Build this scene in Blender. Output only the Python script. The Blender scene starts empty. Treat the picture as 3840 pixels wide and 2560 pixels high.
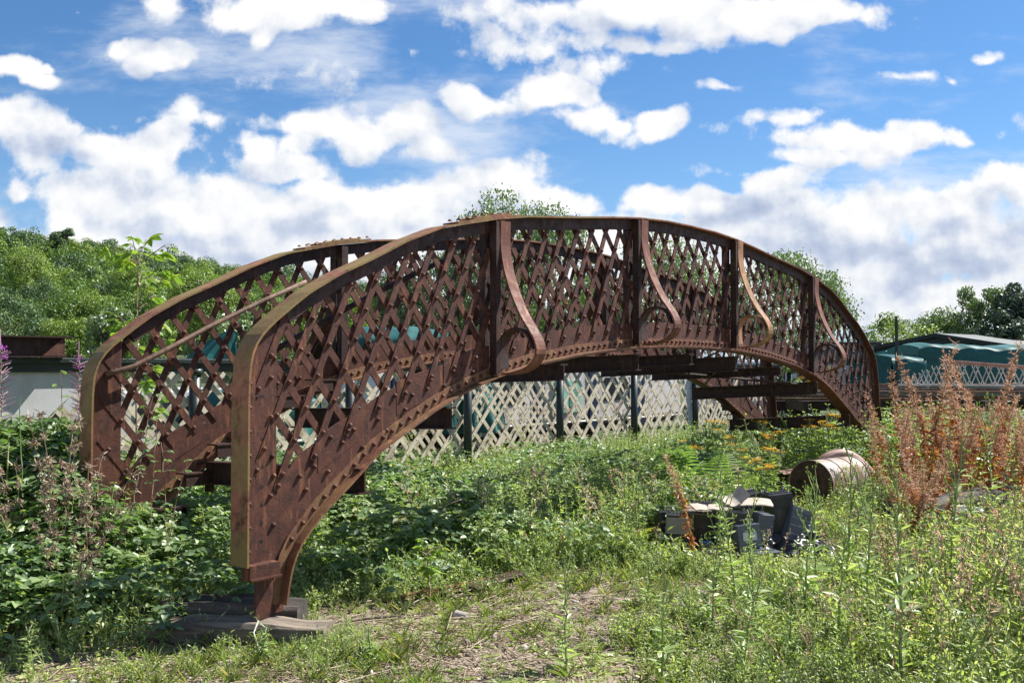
import bpy, math, random
import numpy as np
from mathutils import Vector, Matrix
SC = bpy.context.scene
COL = SC.collection
R = math.radians
rng = np.random.default_rng(7)
random.seed(7)
FPX, PITCH, EYE = 3733.0, math.atan(100 / 3733.0), 1.65

# ------------------------------------------------------------------ camera, sun, sky
cam = bpy.data.cameras.new('camera')
cam.sensor_width = 36.0
cam.lens = 35.0
cam.clip_start = 0.1
cam.clip_end = 5000
camo = bpy.data.objects.new('camera', cam)
COL.objects.link(camo)
camo.location = (0, 0, EYE)
camo.rotation_euler = (R(90) + PITCH, 0, 0)
SC.camera = camo
SC.view_settings.view_transform = 'Standard'
SC.view_settings.look = 'None'
SC.view_settings.exposure = 0.95
SC.view_settings.gamma = 1.0
SC.render.film_transparent = False
SC.cycles.max_bounces = 8
SC.cycles.transparent_max_bounces = 12
SC.cycles.sample_clamp_indirect = 6.0
SC.cycles.use_denoising = True
SC.cycles.denoiser = 'OPENIMAGEDENOISE'
SC.cycles.denoising_input_passes = 'RGB_ALBEDO_NORMAL'
SC.cycles.denoising_prefilter = 'ACCURATE'

SUN_EL, SUN_AZ = R(50), R(63)          # azimuth measured from +Y towards +X
sd = Vector((math.sin(SUN_AZ) * math.cos(SUN_EL), math.cos(SUN_AZ) * math.cos(SUN_EL), math.sin(SUN_EL)))
sl = bpy.data.lights.new('sun', 'SUN')
sl.energy = 5.0
sl.angle = R(0.53)
sl.color = (1.0, 0.955, 0.88)
slo = bpy.data.objects.new('sun', sl)
COL.objects.link(slo)
slo.rotation_euler = sd.to_track_quat('Z', 'Y').to_euler()
slo.location = sd * 50


class NT:
    """tiny node-tree writer"""
    def __init__(s, tree):
        s.t = tree
        s.n = tree.nodes
        s.l = tree.links

    def new(s, kind, **kw):
        n = s.n.new(kind)
        for k, v in kw.items():
            setattr(n, k, v)
        return n

    def put(s, sock, v):
        if isinstance(v, bpy.types.NodeSocket):
            s.l.new(v, sock)
        elif v is not None:
            sock.default_value = v

    def math(s, op, a, b=None, c=None, clamp=False):
        n = s.new('ShaderNodeMath', operation=op, use_clamp=clamp)
        s.put(n.inputs[0], a)
        s.put(n.inputs[1], b)
        if c is not None:
            s.put(n.inputs[2], c)
        return n.outputs[0]

    def vmath(s, op, a, b=None):
        n = s.new('ShaderNodeVectorMath', operation=op)
        s.put(n.inputs[0], a)
        s.put(n.inputs[1], b)
        return n.outputs['Value'] if op in ('LENGTH', 'DOT_PRODUCT', 'DISTANCE') else n.outputs[0]

    def mix(s, f, a, b, blend='MIX'):
        n = s.new('ShaderNodeMix', data_type='RGBA', blend_type=blend)
        n.clamp_factor = True
        s.put(n.inputs[0], f)
        s.put(n.inputs[6], a)
        s.put(n.inputs[7], b)
        return n.outputs[2]

    def noise(s, vec, scale, detail=4, rough=0.55, dist=0.0):
        n = s.new('ShaderNodeTexNoise')
        if vec is not None:
            s.put(n.inputs['Vector'], vec)
        n.inputs['Scale'].default_value = scale
        n.inputs['Detail'].default_value = detail
        n.inputs['Roughness'].default_value = rough
        n.inputs['Distortion'].default_value = dist
        return n.outputs['Fac']

    def ramp(s, f, stops):
        n = s.new('ShaderNodeValToRGB')
        cr = n.color_ramp
        while len(cr.elements) < len(stops):
            cr.elements.new(0.5)
        for e, (p, c) in zip(cr.elements, stops):
            e.position = p
            e.color = (*c, 1) if len(c) == 3 else c
        s.put(n.inputs[0], f)
        return n.outputs[0]

    def smooth(s, v, a, b, lo=0.0, hi=1.0):
        n = s.new('ShaderNodeMapRange', interpolation_type='SMOOTHSTEP')
        s.put(n.inputs[0], v)
        for i, x in enumerate((a, b, lo, hi)):
            n.inputs[i + 1].default_value = x
        return n.outputs[0]


world = bpy.data.worlds.new('World')
SC.world = world
world.use_nodes = True
world.node_tree.nodes.clear()
W = NT(world.node_tree)
wout = W.new('ShaderNodeOutputWorld')
bg = W.new('ShaderNodeBackground')
bg.inputs[1].default_value = 0.0520
W.l.new(bg.outputs[0], wout.inputs[0])
sky = W.new('ShaderNodeTexSky', sky_type='NISHITA')
sky.sun_disc = False
sky.sun_elevation = SUN_EL
sky.sun_rotation = SUN_AZ
sky.altitude = 100
sky.air_density = 1.0
sky.dust_density = 0.3
sky.ozone_density = 2.5
tc = W.new('ShaderNodeTexCoord')
sep = W.new('ShaderNodeSeparateXYZ')
W.l.new(tc.outputs['Generated'], sep.inputs[0])
ay = W.math('MAXIMUM', W.math('ABSOLUTE', sep.outputs[1]), 0.08)
comb = W.new('ShaderNodeCombineXYZ')
W.put(comb.inputs[0], W.math('DIVIDE', sep.outputs[0], ay))
W.put(comb.inputs[1], W.math('DIVIDE', sep.outputs[2], ay))
P0 = comb.outputs[0]
# cumulus heaps: centre and half-size of each, as tangents of the azimuth and elevation
CL = [  # (x, y, rx, ry, strength) in units of 1/2286 ; y = 0 is 845
    (180, 470, 130, 80, 1.0), (330, 500, 150, 90, 1.0), (480, 510, 150, 90, 1.0), (570, 540, 120, 70, .9), (360, 580, 420, 80, 1.05),
    (110, 300, 120, 55, .95), (250, 345, 160, 60, .9), (385, 345, 75, 65, 1.0), (10, 410, 45, 40, .9), (60, 330, 90, 70, .8),
    (860, 300, 110, 55, 1.0), (950, 335, 85, 28, .8), (700, 290, 150, 28, .75), (590, 355, 85, 45, .95), (660, 385, 70, 25, .7), (450, 265, 300, 20, .42),
    (1130, 425, 130, 55, 1.05), (1230, 455, 110, 50, 1.0), (1040, 430, 110, 50, .9), (860, 490, 330, 85, 1.15), (700, 450, 200, 45, .8),
    (1140, 225, 100, 28, .95), (1250, 205, 80, 50, 1.05), (1320, 270, 95, 36, 1.0), (1490, 292, 58, 36, .95), (1410, 300, 60, 22, .8),
    (600, 20, 170, 45, 1.0), (790, 10, 110, 40, .9), (615, 75, 45, 26, .8), (360, 10, 70, 28, .8), (275, 115, 50, 26, .9), (335, 140, 62, 34, 1.0),
    (30, 150, 60, 30, .95), (95, 180, 45, 20, .85), (100, 140, 26, 14, .6), (190, 28, 40, 15, .35),
    (1700, 35, 240, 42, 1.0), (1450, 15, 330, 40, 1.0), (1900, 20, 140, 38, 1.0), (1250, 75, 200, 40, .55), (1360, 140, 130, 38, .62), (1480, 100, 130, 24, .6), (1050, 90, 120, 25, .3),
    (1950, 300, 220, 28, .85), (2060, 310, 190, 30, .9), (1900, 345, 170, 25, .7), (1750, 380, 160, 24, .6), (2230, 312, 70, 10, .6), (1820, 265, 120, 16, .5),
    (1770, 415, 90, 48, 1.1), (1550, 455, 80, 36, 1.0), (1650, 470, 110, 48, 1.0), (1860, 480, 140, 55, 1.0), (1720, 540, 240, 60, 1.0), (2000, 530, 240, 85, 1.0),
    (2190, 480, 150, 55, .95), (2320, 430, 80, 60, 1.05), (2180, 560, 280, 70, 1.0), (2000, 610, 360, 60, .95), (2150, 665, 120, 40, .95), (1850, 640, 300, 60, .85),
    (2120, 185, 80, 12, .5), (2215, 178, 16, 10, .7), (1670, 205, 60, 12, .5), (2260, 132, 45, 10, .45), (1000, 120, 160, 22, .3), (700, 190, 160, 30, .28),
    (800, 590, 600, 75, 1.15), (1400, 570, 400, 60, .9), (1200, 700, 1500, 100, 1.1), (2500, 600, 300, 150, .9), (-250, 520, 260, 120, .9), (-300, 250, 200, 60, .8), (2700, 300, 200, 60, .7),
    (500, -160, 260, 70, 1.0), (1500, -220, 420, 80, 1.0), (-300, -60, 260, 70, .9), (2700, -80, 240, 60, .9), (1050, -420, 300, 90, .9), (1900, -600, 300, 120, .9), (300, -700, 300, 130, .9),
]


def cloud_field(vec):
    warp = W.new('ShaderNodeTexNoise', noise_dimensions='2D')
    W.put(warp.inputs['Vector'], vec)
    warp.inputs['Scale'].default_value = 10.0
    warp.inputs['Detail'].default_value = 2
    w = W.vmath('MULTIPLY', W.vmath('SUBTRACT', warp.outputs['Color'], (0.5, 0.5, 0.5)), (0.085, 0.05, 0))
    v = W.vmath('ADD', vec, w)
    acc = None
    for x, y, rx, ry, a in CL:
        cx, cy = (x - 1176) / 2286, (845 - y) / 2286
        kx, ky = 2286 / rx / 1.58, 2286 / ry / 1.62
        n = W.new('ShaderNodeVectorMath', operation='MULTIPLY_ADD')
        W.put(n.inputs[0], v)
        n.inputs[1].default_value = (kx, ky, 0)
        n.inputs[2].default_value = (-cx * kx, -cy * ky, 0)
        ln = W.vmath('LENGTH', n.outputs[0])
        e = W.math('MULTIPLY_ADD', ln, -a, a)
        acc = e if acc is None else W.math('SMOOTH_MAX', acc, e, 0.06)
    return acc


def cloud_detail(vec):
    n = W.new('ShaderNodeTexNoise', noise_dimensions='2D')
    W.put(n.inputs['Vector'], vec)
    n.inputs['Scale'].default_value = 13.0
    n.inputs['Detail'].default_value = 6
    n.inputs['Roughness'].default_value = 0.6
    b = W.new('ShaderNodeTexVoronoi', feature='F1', voronoi_dimensions='2D')
    W.put(b.inputs['Vector'], W.vmath('ADD', vec, W.vmath('MULTIPLY', n.outputs['Color'], (0.02, 0.02, 0))))
    b.inputs['Scale'].default_value = 26
    b.inputs['Detail'].default_value = 1.0
    bil = W.math('SUBTRACT', 0.45, b.outputs['Distance'])
    return W.math('MULTIPLY_ADD', bil, 0.26, W.math('MULTIPLY', W.math('SUBTRACT', n.outputs['Fac'], 0.5), 1.5))


fld = cloud_field(P0)
dens = W.math('ADD', fld, cloud_detail(P0))
fld_l = cloud_field(W.vmath('ADD', P0, (0.010, 0.026, 0)))
alpha = W.smooth(dens, 0.10, 0.46)
sn = W.new('ShaderNodeTexNoise', noise_dimensions='2D')
W.put(sn.inputs['Vector'], W.vmath('MULTIPLY', P0, (0.85, 1.7, 1)))
sn.inputs['Scale'].default_value = 7.0
sn.inputs['Detail'].default_value = 5
rn = W.new('ShaderNodeTexNoise', noise_dimensions='2D')
W.put(rn.inputs['Vector'], P0)
rn.inputs['Scale'].default_value = 24.0
rn.inputs['Detail'].default_value = 4
rl = W.new('ShaderNodeTexNoise', noise_dimensions='2D')
W.put(rl.inputs['Vector'], W.vmath('ADD', P0, (0.007, 0.012, 0)))
rl.inputs['Scale'].default_value = 24.0
rl.inputs['Detail'].default_value = 4
puff = W.math('SUBTRACT', rn.outputs['Fac'], rl.outputs['Fac'])
lit = W.math('MULTIPLY_ADD', W.math('SUBTRACT', fld, fld_l), 0.55, 0.66)
lit = W.math('ADD', lit, W.math('MULTIPLY', puff, 1.15))
lit = W.math('ADD', lit, W.math('MULTIPLY', W.math('SUBTRACT', 0.5, sn.outputs['Fac']), 1.5))
lit = W.math('ADD', lit, W.math('MULTIPLY', W.math('SUBTRACT', 1.0, alpha), 0.25))
ccol = W.ramp(lit, [(0.0, (4.3, 5.1, 6.9)), (0.35, (6.0, 6.7, 8.2)), (0.62, (8.2, 8.6, 9.3)), (0.85, (9.6, 9.7, 9.9)), (1.0, (10.3, 10.3, 10.3))])
skyc = W.mix(1.0, sky.outputs[0], (0.68, 1.03, 1.33, 1), 'MULTIPLY')
up = W.smooth(sep.outputs[2], -0.02, 0.30)
skyc = W.mix(W.math('MULTIPLY', W.math('SUBTRACT', 1.0, up), 0.45), skyc, (4.9, 6.8, 9.4, 1))
wn = W.new('ShaderNodeTexNoise', noise_dimensions='2D')
W.put(wn.inputs['Vector'], W.vmath('MULTIPLY', P0, (0.8, 2.6, 1)))
wn.inputs['Scale'].default_value = 4.2
wn.inputs['Detail'].default_value = 6
wn.inputs['Roughness'].default_value = 0.62
skyc = W.mix(W.smooth(wn.outputs['Fac'], 0.44, 0.78, 0.0, 0.72), skyc, (9.0, 9.4, 10.0, 1))
fin = W.mix(alpha, skyc, ccol)
W.put(bg.inputs[0], fin)
world.cycles.sampling_method = 'MANUAL'
world.cycles.sample_map_resolution = 512

# ------------------------------------------------------------------ helpers
def tag(o, label=None, cat=None, group=None, kind=None):
    for k, v in (('label', label), ('category', cat), ('group', group), ('kind', kind)):
        if v:
            o[k] = v
    return o


def empty(name, loc=(0, 0, 0), rz=0.0):
    o = bpy.data.objects.new(name, None)
    COL.objects.link(o)
    o.location = loc
    o.rotation_euler = (0, 0, rz)
    o.empty_display_size = 0.2
    return o


def ray(u, v):
    x, z = (u - 1920) / FPX, -(v - 1280) / FPX
    c, s = math.cos(PITCH), math.sin(PITCH)
    return Vector((x, c - z * s, s + z * c))


def at(u, v, Y):
    """the point that the photograph shows at (u, v), Y metres in front of the viewer"""
    d = ray(u, v)
    return Vector((0, 0, EYE)) + d * (Y / d.y)


class MB:
    """collects shapes for ONE mesh object"""
    def __init__(s, tf=None):
        s.V, s.F, s.n, s.tf = [], [], 0, tf
        s.mi, s.cur, s.sm, s.csm = [], 0, [], False

    def add(s, v, f):
        v = np.asarray(v, float).reshape(-1, 3)
        s.V.append(v)
        s.F += [tuple(i + s.n for i in q) for q in f]
        s.mi += [s.cur] * len(f)
        s.sm += [s.csm] * len(f)
        s.n += len(v)
        return s

    def box(s, c, d, rot=None, taper=1.0):
        q = []
        for z in (-1, 1):
            t = taper if z > 0 else 1
            for x, y in ((-1, -1), (1, -1), (1, 1), (-1, 1)):
                q.append((x * d[0] / 2 * t, y * d[1] / 2 * t, z * d[2] / 2))
        q = np.array(q)
        if rot is not None:
            q = q @ np.array(rot.to_matrix() if hasattr(rot, 'to_matrix') else rot).T
        return s.add(q + np.array(c), [(3, 2, 1, 0), (4, 5, 6, 7), (0, 1, 5, 4), (1, 2, 6, 5), (2, 3, 7, 6), (3, 0, 4, 7)])

    def strip(s, A, B, th):
        """ribbon between polylines A and B (same length, 3D), thickened by the vectors th"""
        A, B, th = np.asarray(A, float), np.asarray(B, float), np.asarray(th, float)
        if th.ndim == 1:
            th = np.repeat(th[None], len(A), 0)
        n = len(A)
        v = np.concatenate([A, B, A + th, B + th])
        f = []
        for i in range(n - 1):
            a, b, c, d = i, i + 1, n + i + 1, n + i
            f += [(a, b, c, d), (2 * n + d, 2 * n + c, 2 * n + b, 2 * n + a)]
            f += [(a, 2 * n + a, 2 * n + b, b), (d, c, 2 * n + c, 2 * n + d)]
        f += [(0, n, 3 * n, 2 * n), (n - 1, 3 * n - 1, 4 * n - 1, 2 * n - 1)]
        return s.add(v, f)

    def tube(s, P, r, seg=8, cap=True):
        P = [Vector(p) for p in P]
        rr = r if hasattr(r, '__len__') else [r] * len(P)
        v, f = [], []
        prev = None
        for i, p in enumerate(P):
            t = (P[min(i + 1, len(P) - 1)] - P[max(i - 1, 0)])
            t = t.normalized() if t.length > 1e-9 else Vector((0, 0, 1))
            a = prev if prev is not None else t.orthogonal()
            a = (a - t * a.dot(t))
            a = a.normalized() if a.length > 1e-6 else t.orthogonal().normalized()
            prev = a
            b = t.cross(a)
            for k in range(seg):
                an = 2 * math.pi * k / seg
                v.append(p + (a * math.cos(an) + b * math.sin(an)) * rr[i])
        for i in range(len(P) - 1):
            for k in range(seg):
                k2 = (k + 1) % seg
                f.append((i * seg + k, i * seg + k2, (i + 1) * seg + k2, (i + 1) * seg + k))
        if cap:
            f.append(tuple(range(seg))[::-1])
            f.append(tuple((len(P) - 1) * seg + k for k in range(seg)))
        return s.add([tuple(x) for x in v], f)

    def lathe(s, prof, axis='Z', seg=40, off=(0, 0, 0)):
        """turned shape: prof = [(distance along the axis, radius)]"""
        v, f = [], []
        for h, r in prof:
            for k in range(seg):
                an = 2 * math.pi * k / seg
                a, b = r * math.cos(an), r * math.sin(an)
                q = (a, b, h) if axis == 'Z' else (h, a, b)
                v.append((q[0] + off[0], q[1] + off[1], q[2] + off[2]))
        for i in range(len(prof) - 1):
            for k in range(seg):
                k2 = (k + 1) % seg
                f.append((i * seg + k, i * seg + k2, (i + 1) * seg + k2, (i + 1) * seg + k))
        return s.add(v, f)

    def dome(s, c, n, r, h, seg=8, rings=3):
        n = Vector(n).normalized()
        a = n.orthogonal().normalized()
        b = n.cross(a)
        c = Vector(c)
        v, f = [], []
        for j in range(rings):
            t = j / rings * math.pi / 2
            for k in range(seg):
                an = 2 * math.pi * k / seg
                v.append(tuple(c + (a * math.cos(an) + b * math.sin(an)) * r * math.cos(t) + n * h * math.sin(t)))
        v.append(tuple(c + n * h))
        for j in range(rings - 1):
            for k in range(seg):
                k2 = (k + 1) % seg
                f.append((j * seg + k, j * seg + k2, (j + 1) * seg + k2, (j + 1) * seg + k))
        for k in range(seg):
            f.append(((rings - 1) * seg + k, (rings - 1) * seg + (k + 1) % seg, len(v) - 1))
        s.csm = True
        s.add(v, f)
        s.csm = False
        return s

    def build(s, name, m, parent=None, smooth=False, bevel=0.0):
        v = np.concatenate(s.V) if s.V else np.zeros((0, 3))
        if s.tf is not None:
            v = s.tf(v)
        me = bpy.data.meshes.new(name)
        me.from_pydata(v.tolist(), [], s.F)
        me.update()
        if smooth or any(s.sm):
            me.polygons.foreach_set('use_smooth', [bool(smooth) or q for q in s.sm])
        for x in (m if isinstance(m, (list, tuple)) else [m]):
            me.materials.append(x)
        if any(s.mi):
            me.polygons.foreach_set('material_index', s.mi)
        o = bpy.data.objects.new(name, me)
        COL.objects.link(o)
        o.parent = parent
        if bevel:
            b = o.modifiers.new('bevel', 'BEVEL')
            b.width = bevel
            b.segments = 2
            b.limit_method = 'ANGLE'
        return o


def mesh_np(name, V, F, m, parent=None, smooth=False):
    """big meshes of equal-sided faces from arrays"""
    me = bpy.data.meshes.new(name)
    V = np.ascontiguousarray(V, np.float32)
    F = np.ascontiguousarray(F, np.int32)
    me.vertices.add(len(V))
    me.vertices.foreach_set('co', V.ravel())
    me.loops.add(F.size)
    me.loops.foreach_set('vertex_index', F.ravel())
    me.polygons.add(len(F))
    me.polygons.foreach_set('loop_start', np.arange(0, F.size, F.shape[1], dtype=np.int32))
    try:
        me.polygons.foreach_set('loop_total', np.full(len(F), F.shape[1], np.int32))
    except Exception:
        pass
    me.update(calc_edges=True)
    if smooth:
        me.polygons.foreach_set('use_smooth', np.ones(len(F), bool))
    me.materials.append(m)
    o = bpy.data.objects.new(name, me)
    COL.objects.link(o)
    o.parent = parent
    return o


def copy_tree(o, parent=None):
    c = o.copy()
    COL.objects.link(c)
    c.parent = parent
    for ch in o.children:
        copy_tree(ch, c)
    return c


# ------------------------------------------------------------------ materials
def material(name):
    m = bpy.data.materials.new(name)
    m.use_nodes = True
    t = NT(m.node_tree)
    t.n.clear()
    out = t.new('ShaderNodeOutputMaterial')
    return m, t, out


def plain(name, col, rough=0.6, metal=0.0, var=0.25, scale=6.0, bump=0.15, bscale=60, dirt=None, dirt_amt=0.4, spec=0.5, coord='Object', stretch=None):
    """painted or bare surface: two-tone mottle, optional dirt patches, fine bump"""
    m, t, out = material(name)
    p = t.new('ShaderNodeBsdfPrincipled')
    co = t.new('ShaderNodeTexCoord').outputs[coord]
    if stretch:
        co = t.vmath('MULTIPLY', co, stretch)
    n = t.noise(co, scale, 6, 0.6)
    a = tuple(c * (1 - var) for c in col)
    b = tuple(min(1, c * (1 + var)) for c in col)
    c = t.ramp(n, [(0.3, a), (0.7, b)])
    if dirt:
        d = t.smooth(t.noise(co, scale * 0.45, 7, 0.65, 0.4), 0.5, 0.68, 0, dirt_amt)
        c = t.mix(d, c, (*dirt, 1))
    t.put(p.inputs['Base Color'], c)
    p.inputs['Roughness'].default_value = rough
    p.inputs['Metallic'].default_value = metal
    p.inputs['Specular IOR Level'].default_value = spec
    if bump:
        bn = t.new('ShaderNodeBump')
        bn.inputs['Strength'].default_value = bump
        bn.inputs['Distance'].default_value = 0.01
        t.put(bn.inputs['Height'], t.noise(co, bscale, 5, 0.6))
        t.put(p.inputs['Normal'], bn.outputs[0])
    t.l.new(p.outputs[0], out.inputs[0])
    return m


def rust(name, base=(0.080, 0.0262, 0.0158), dark=(0.030, 0.012, 0.0095), ora=(0.24, 0.095, 0.042), moss=None, moss_amt=0.8, pale=(0.36, 0.25, 0.22)):
    m, t, out = material(name)
    p = t.new('ShaderNodeBsdfPrincipled')
    co = t.new('ShaderNodeTexCoord').outputs['Object']
    n1 = t.noise(co, 2.3, 8, 0.65, 0.5)
    n2 = t.noise(co, 14, 8, 0.7, 0.3)
    n3 = t.noise(co, 55, 5, 0.7)
    st = t.noise(t.vmath('MULTIPLY', co, (9, 9, 1.2)), 3.0, 6, 0.6)      # vertical runs
    c = t.ramp(n1, [(0.3, tuple(x * 0.62 for x in base)), (0.52, base), (0.75, tuple(min(1, x * 1.25) for x in base))])
    c = t.mix(t.smooth(n2, 0.47, 0.66, 0, 0.85), c, (*dark, 1))
    n4 = t.noise(co, 5.5, 8, 0.7, 0.8)
    c = t.mix(t.smooth(n4, 0.50, 0.66, 0, 0.8), c, (base[0] * 1.55, base[1] * 1.75, base[2] * 1.6, 1))
    c = t.mix(t.smooth(n4, 0.44, 0.34, 0, 0.6), c, (dark[0] * 1.3, dark[1] * 1.3, dark[2] * 1.3, 1))
    c = t.mix(t.smooth(st, 0.54, 0.70, 0, 0.65), c, (*ora, 1))
    c = t.mix(t.smooth(n3, 0.62, 0.78, 0, 0.5), c, (*ora, 1))
    fl = t.noise(co, 7.5, 9, 0.75, 1.0)
    c = t.mix(t.smooth(fl, 0.655, 0.70, 0, 0.6), c, (*pale, 1))
    if moss:
        mm = t.noise(co, 3.1, 8, 0.68, 0.6)
        sx = t.new('ShaderNodeSeparateXYZ')
        t.l.new(co, sx.inputs[0])
        c = t.mix(t.math('MULTIPLY', t.smooth(mm, 0.38, 0.60, 0, moss_amt), t.smooth(sx.outputs[0], 0.0, -2.6, .12, 1)), c, (*moss, 1))
        c = t.mix(t.smooth(sx.outputs[0], .5, 3.2, 0, .75), c, (*dark, 1))
    t.put(p.inputs['Base Color'], c)
    t.put(p.inputs['Roughness'], t.smooth(n2, 0.3, 0.75, 0.52, 0.9))
    p.inputs['Specular IOR Level'].default_value = 0.4
    bn = t.new('ShaderNodeBump')
    bn.inputs['Strength'].default_value = 0.55
    bn.inputs['Distance'].default_value = 0.006
    h = t.math('ADD', t.math('MULTIPLY', n2, 1.0), t.math('MULTIPLY', n3, 0.55))
    t.put(bn.inputs['Height'], t.math('ADD', h, t.math('MULTIPLY', t.smooth(fl, 0.6, 0.72), -0.6)))
    t.put(p.inputs['Normal'], bn.outputs[0])
    t.l.new(p.outputs[0], out.inputs[0])
    return m


def leaf(name, stops, trans=0.45, gloss=0.07, rough=0.35, tcol=(1.2, 1.3, 0.62), patch=None):
    """leaves: each island its own shade from the ramp; light shows through"""
    m, t, out = material(name)
    g = t.new('ShaderNodeNewGeometry')
    f = g.outputs['Random Per Island']
    if patch:
        co = t.new('ShaderNodeTexCoord').outputs['Object']
        f = t.math('ADD', t.math('MULTIPLY', f, 1 - patch[0]), t.math('MULTIPLY', t.smooth(t.noise(co, patch[1], 3, 0.5), 0.32, 0.68), patch[0]))
    c = t.ramp(f, stops)
    d = t.new('ShaderNodeBsdfDiffuse')
    t.put(d.inputs[0], c)
    tr = t.new('ShaderNodeBsdfTranslucent')
    t.put(tr.inputs[0], t.mix(1.0, c, (*tcol, 1), 'MULTIPLY'))
    mx = t.new('ShaderNodeMixShader')
    mx.inputs[0].default_value = trans
    t.l.new(d.outputs[0], mx.inputs[1])
    t.l.new(tr.outputs[0], mx.inputs[2])
    gl = t.new('ShaderNodeBsdfGlossy')
    gl.inputs['Roughness'].default_value = rough
    gl.inputs[0].default_value = (1, 1, 1, 1)
    m2 = t.new('ShaderNodeMixShader')
    m2.inputs[0].default_value = gloss
    t.l.new(mx.outputs[0], m2.inputs[1])
    t.l.new(gl.outputs[0], m2.inputs[2])
    t.l.new(m2.outputs[0], out.inputs[0])
    return m


M = {}
M['rust'] = rust('rusted_red_iron')
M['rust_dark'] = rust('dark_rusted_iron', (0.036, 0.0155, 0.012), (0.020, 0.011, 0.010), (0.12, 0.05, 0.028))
M['rust_moss'] = rust('mossy_rusted_iron', (0.23, 0.09, 0.05), moss=(0.20, 0.15, 0.045), moss_amt=0.88)
M['rust_edge'] = rust('orange_rusted_iron', (0.14, 0.055, 0.031), (0.12, 0.045, 0.03), (0.42, 0.21, 0.09), moss=(0.22, 0.145, 0.06), moss_amt=0.4)
M['rust_pink'] = rust('faded_rusted_iron', (0.140, 0.051, 0.034), (0.14, 0.05, 0.035), (0.42, 0.19, 0.09))
M['rust_ochre'] = rust('ochre_rusted_iron', (0.30, 0.155, 0.072), (0.16, 0.07, 0.04), (0.42, 0.25, 0.10))
M['rail_brown'] = rust('brown_handrail', (0.15, 0.088, 0.062), (0.07, 0.035, 0.025), (0.24, 0.14, 0.09))
M['rail'] = rust('rail_steel', (0.20, 0.13, 0.10), (0.09, 0.05, 0.04), (0.3, 0.18, 0.11))
M['dark_green'] = plain('dark_green_paint', (0.016, 0.028, 0.026), 0.42, bump=0.1, dirt=(0.05, 0.05, 0.045), dirt_amt=0.5)
M['cream'] = plain('weathered_cream_paint', (0.56, 0.50, 0.385), 0.7, var=0.22, scale=5, dirt=(0.19, 0.125, 0.07), dirt_amt=0.95, bump=0.25)
M['grey_white'] = plain('grey_white_paint', (0.47, 0.47, 0.48), 0.6, var=0.08, scale=2.0, dirt=(0.25, 0.22, 0.18), dirt_amt=0.35)
M['white'] = plain('white_paint', (0.72, 0.72, 0.74), 0.4, var=0.06, scale=2, dirt=(0.4, 0.36, 0.3), dirt_amt=0.3)
M['pale_panel'] = plain('pale_panel_paint', (0.56, 0.54, 0.56), 0.5, var=0.12, scale=1.2, dirt=(0.22, 0.18, 0.16), dirt_amt=0.75)
M['navy'] = plain('navy_paint', (0.012, 0.02, 0.055), 0.4, bump=0.05)
M['mint'] = plain('mint_green_paint', (0.20, 0.44, 0.35), 0.5, bump=0.05)
M['black'] = plain('black_paint', (0.012, 0.012, 0.013), 0.45)
M['glass'] = plain('dark_window_glass', (0.02, 0.024, 0.03), 0.08, bump=0, var=0.1)
M['teal'] = plain('teal_tarpaulin', (0.008, 0.090, 0.085), 0.55, var=0.4, scale=1.5, bump=0.3, bscale=9, spec=0.35, dirt=(0.10, 0.22, 0.18), dirt_amt=0.5)
M['teal_pale'] = plain('pale_teal_tarpaulin', (0.05, 0.22, 0.20), 0.5, var=0.3, scale=2, bump=0.25, bscale=9)
M['shed'] = plain('dark_green_cladding', (0.02, 0.035, 0.035), 0.5, bump=0.1)
M['shed_roof'] = plain('weathered_roof_sheet', (0.13, 0.145, 0.14), 0.7, scale=1.2)
M['wood'] = plain('old_grey_timber', (0.19, 0.155, 0.12), 0.9, var=0.6, scale=9, bump=1.0, bscale=30, dirt=(0.025, 0.02, 0.016), dirt_amt=0.9, stretch=(.18, 1.6, 1.6))
M['wood_dark'] = plain('tarred_timber', (0.05, 0.042, 0.036), 0.9, var=0.55, scale=9, bump=1.0, bscale=26, dirt=(0.18, 0.155, 0.13), dirt_amt=0.7, stretch=(.2, 1.6, 1.6))
M['ply'] = plain('weathered_plywood', (0.42, 0.36, 0.30), 0.8, var=0.3, scale=9, bump=0.3, dirt=(0.12, 0.08, 0.06), dirt_amt=0.6)
M['batt_black'] = plain('black_battery_plastic', (0.028, 0.029, 0.034), 0.36, var=0.4, bump=0.08, dirt=(0.17, 0.16, 0.15), dirt_amt=0.55)
M['batt_blue'] = plain('slate_battery_plastic', (0.12, 0.135, 0.16), 0.38, var=0.2, bump=0.08, dirt=(0.14, 0.13, 0.12), dirt_amt=0.3)
M['batt_grey'] = plain('grey_battery_plastic', (0.27, 0.255, 0.235), 0.5, var=0.2, bump=0.1, dirt=(0.06, 0.05, 0.04), dirt_amt=0.5)
M['label'] = plain('battery_label', (0.55, 0.57, 0.58), 0.5, bump=0)
M['blue'] = plain('blue_cap', (0.02, 0.08, 0.30), 0.4, bump=0)
M['lead'] = plain('lead_terminal', (0.22, 0.22, 0.22), 0.45, metal=0.6)
M['drum_end'] = rust('drum_end_rust', (0.075, 0.036, 0.026), (0.03, 0.017, 0.014), (0.15, 0.065, 0.035))
M['drum'] = plain('galvanised_drum', (0.36, 0.30, 0.255), 0.5, metal=0.1, var=0.25, scale=5, dirt=(0.17, 0.075, 0.04), dirt_amt=1.0)
M['hose'] = plain('ribbed_hose', (0.34, 0.20, 0.17), 0.6, scale=8, dirt=(0.45, 0.42, 0.38), dirt_amt=0.5)
M['plastic'] = plain('black_plastic_sheet', (0.012, 0.012, 0.014), 0.33, bump=0.15, bscale=12)
M['stone'] = plain('weathered_stone', (0.17, 0.155, 0.135), 0.9, var=0.35, scale=4, bump=0.7, bscale=18)
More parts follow.
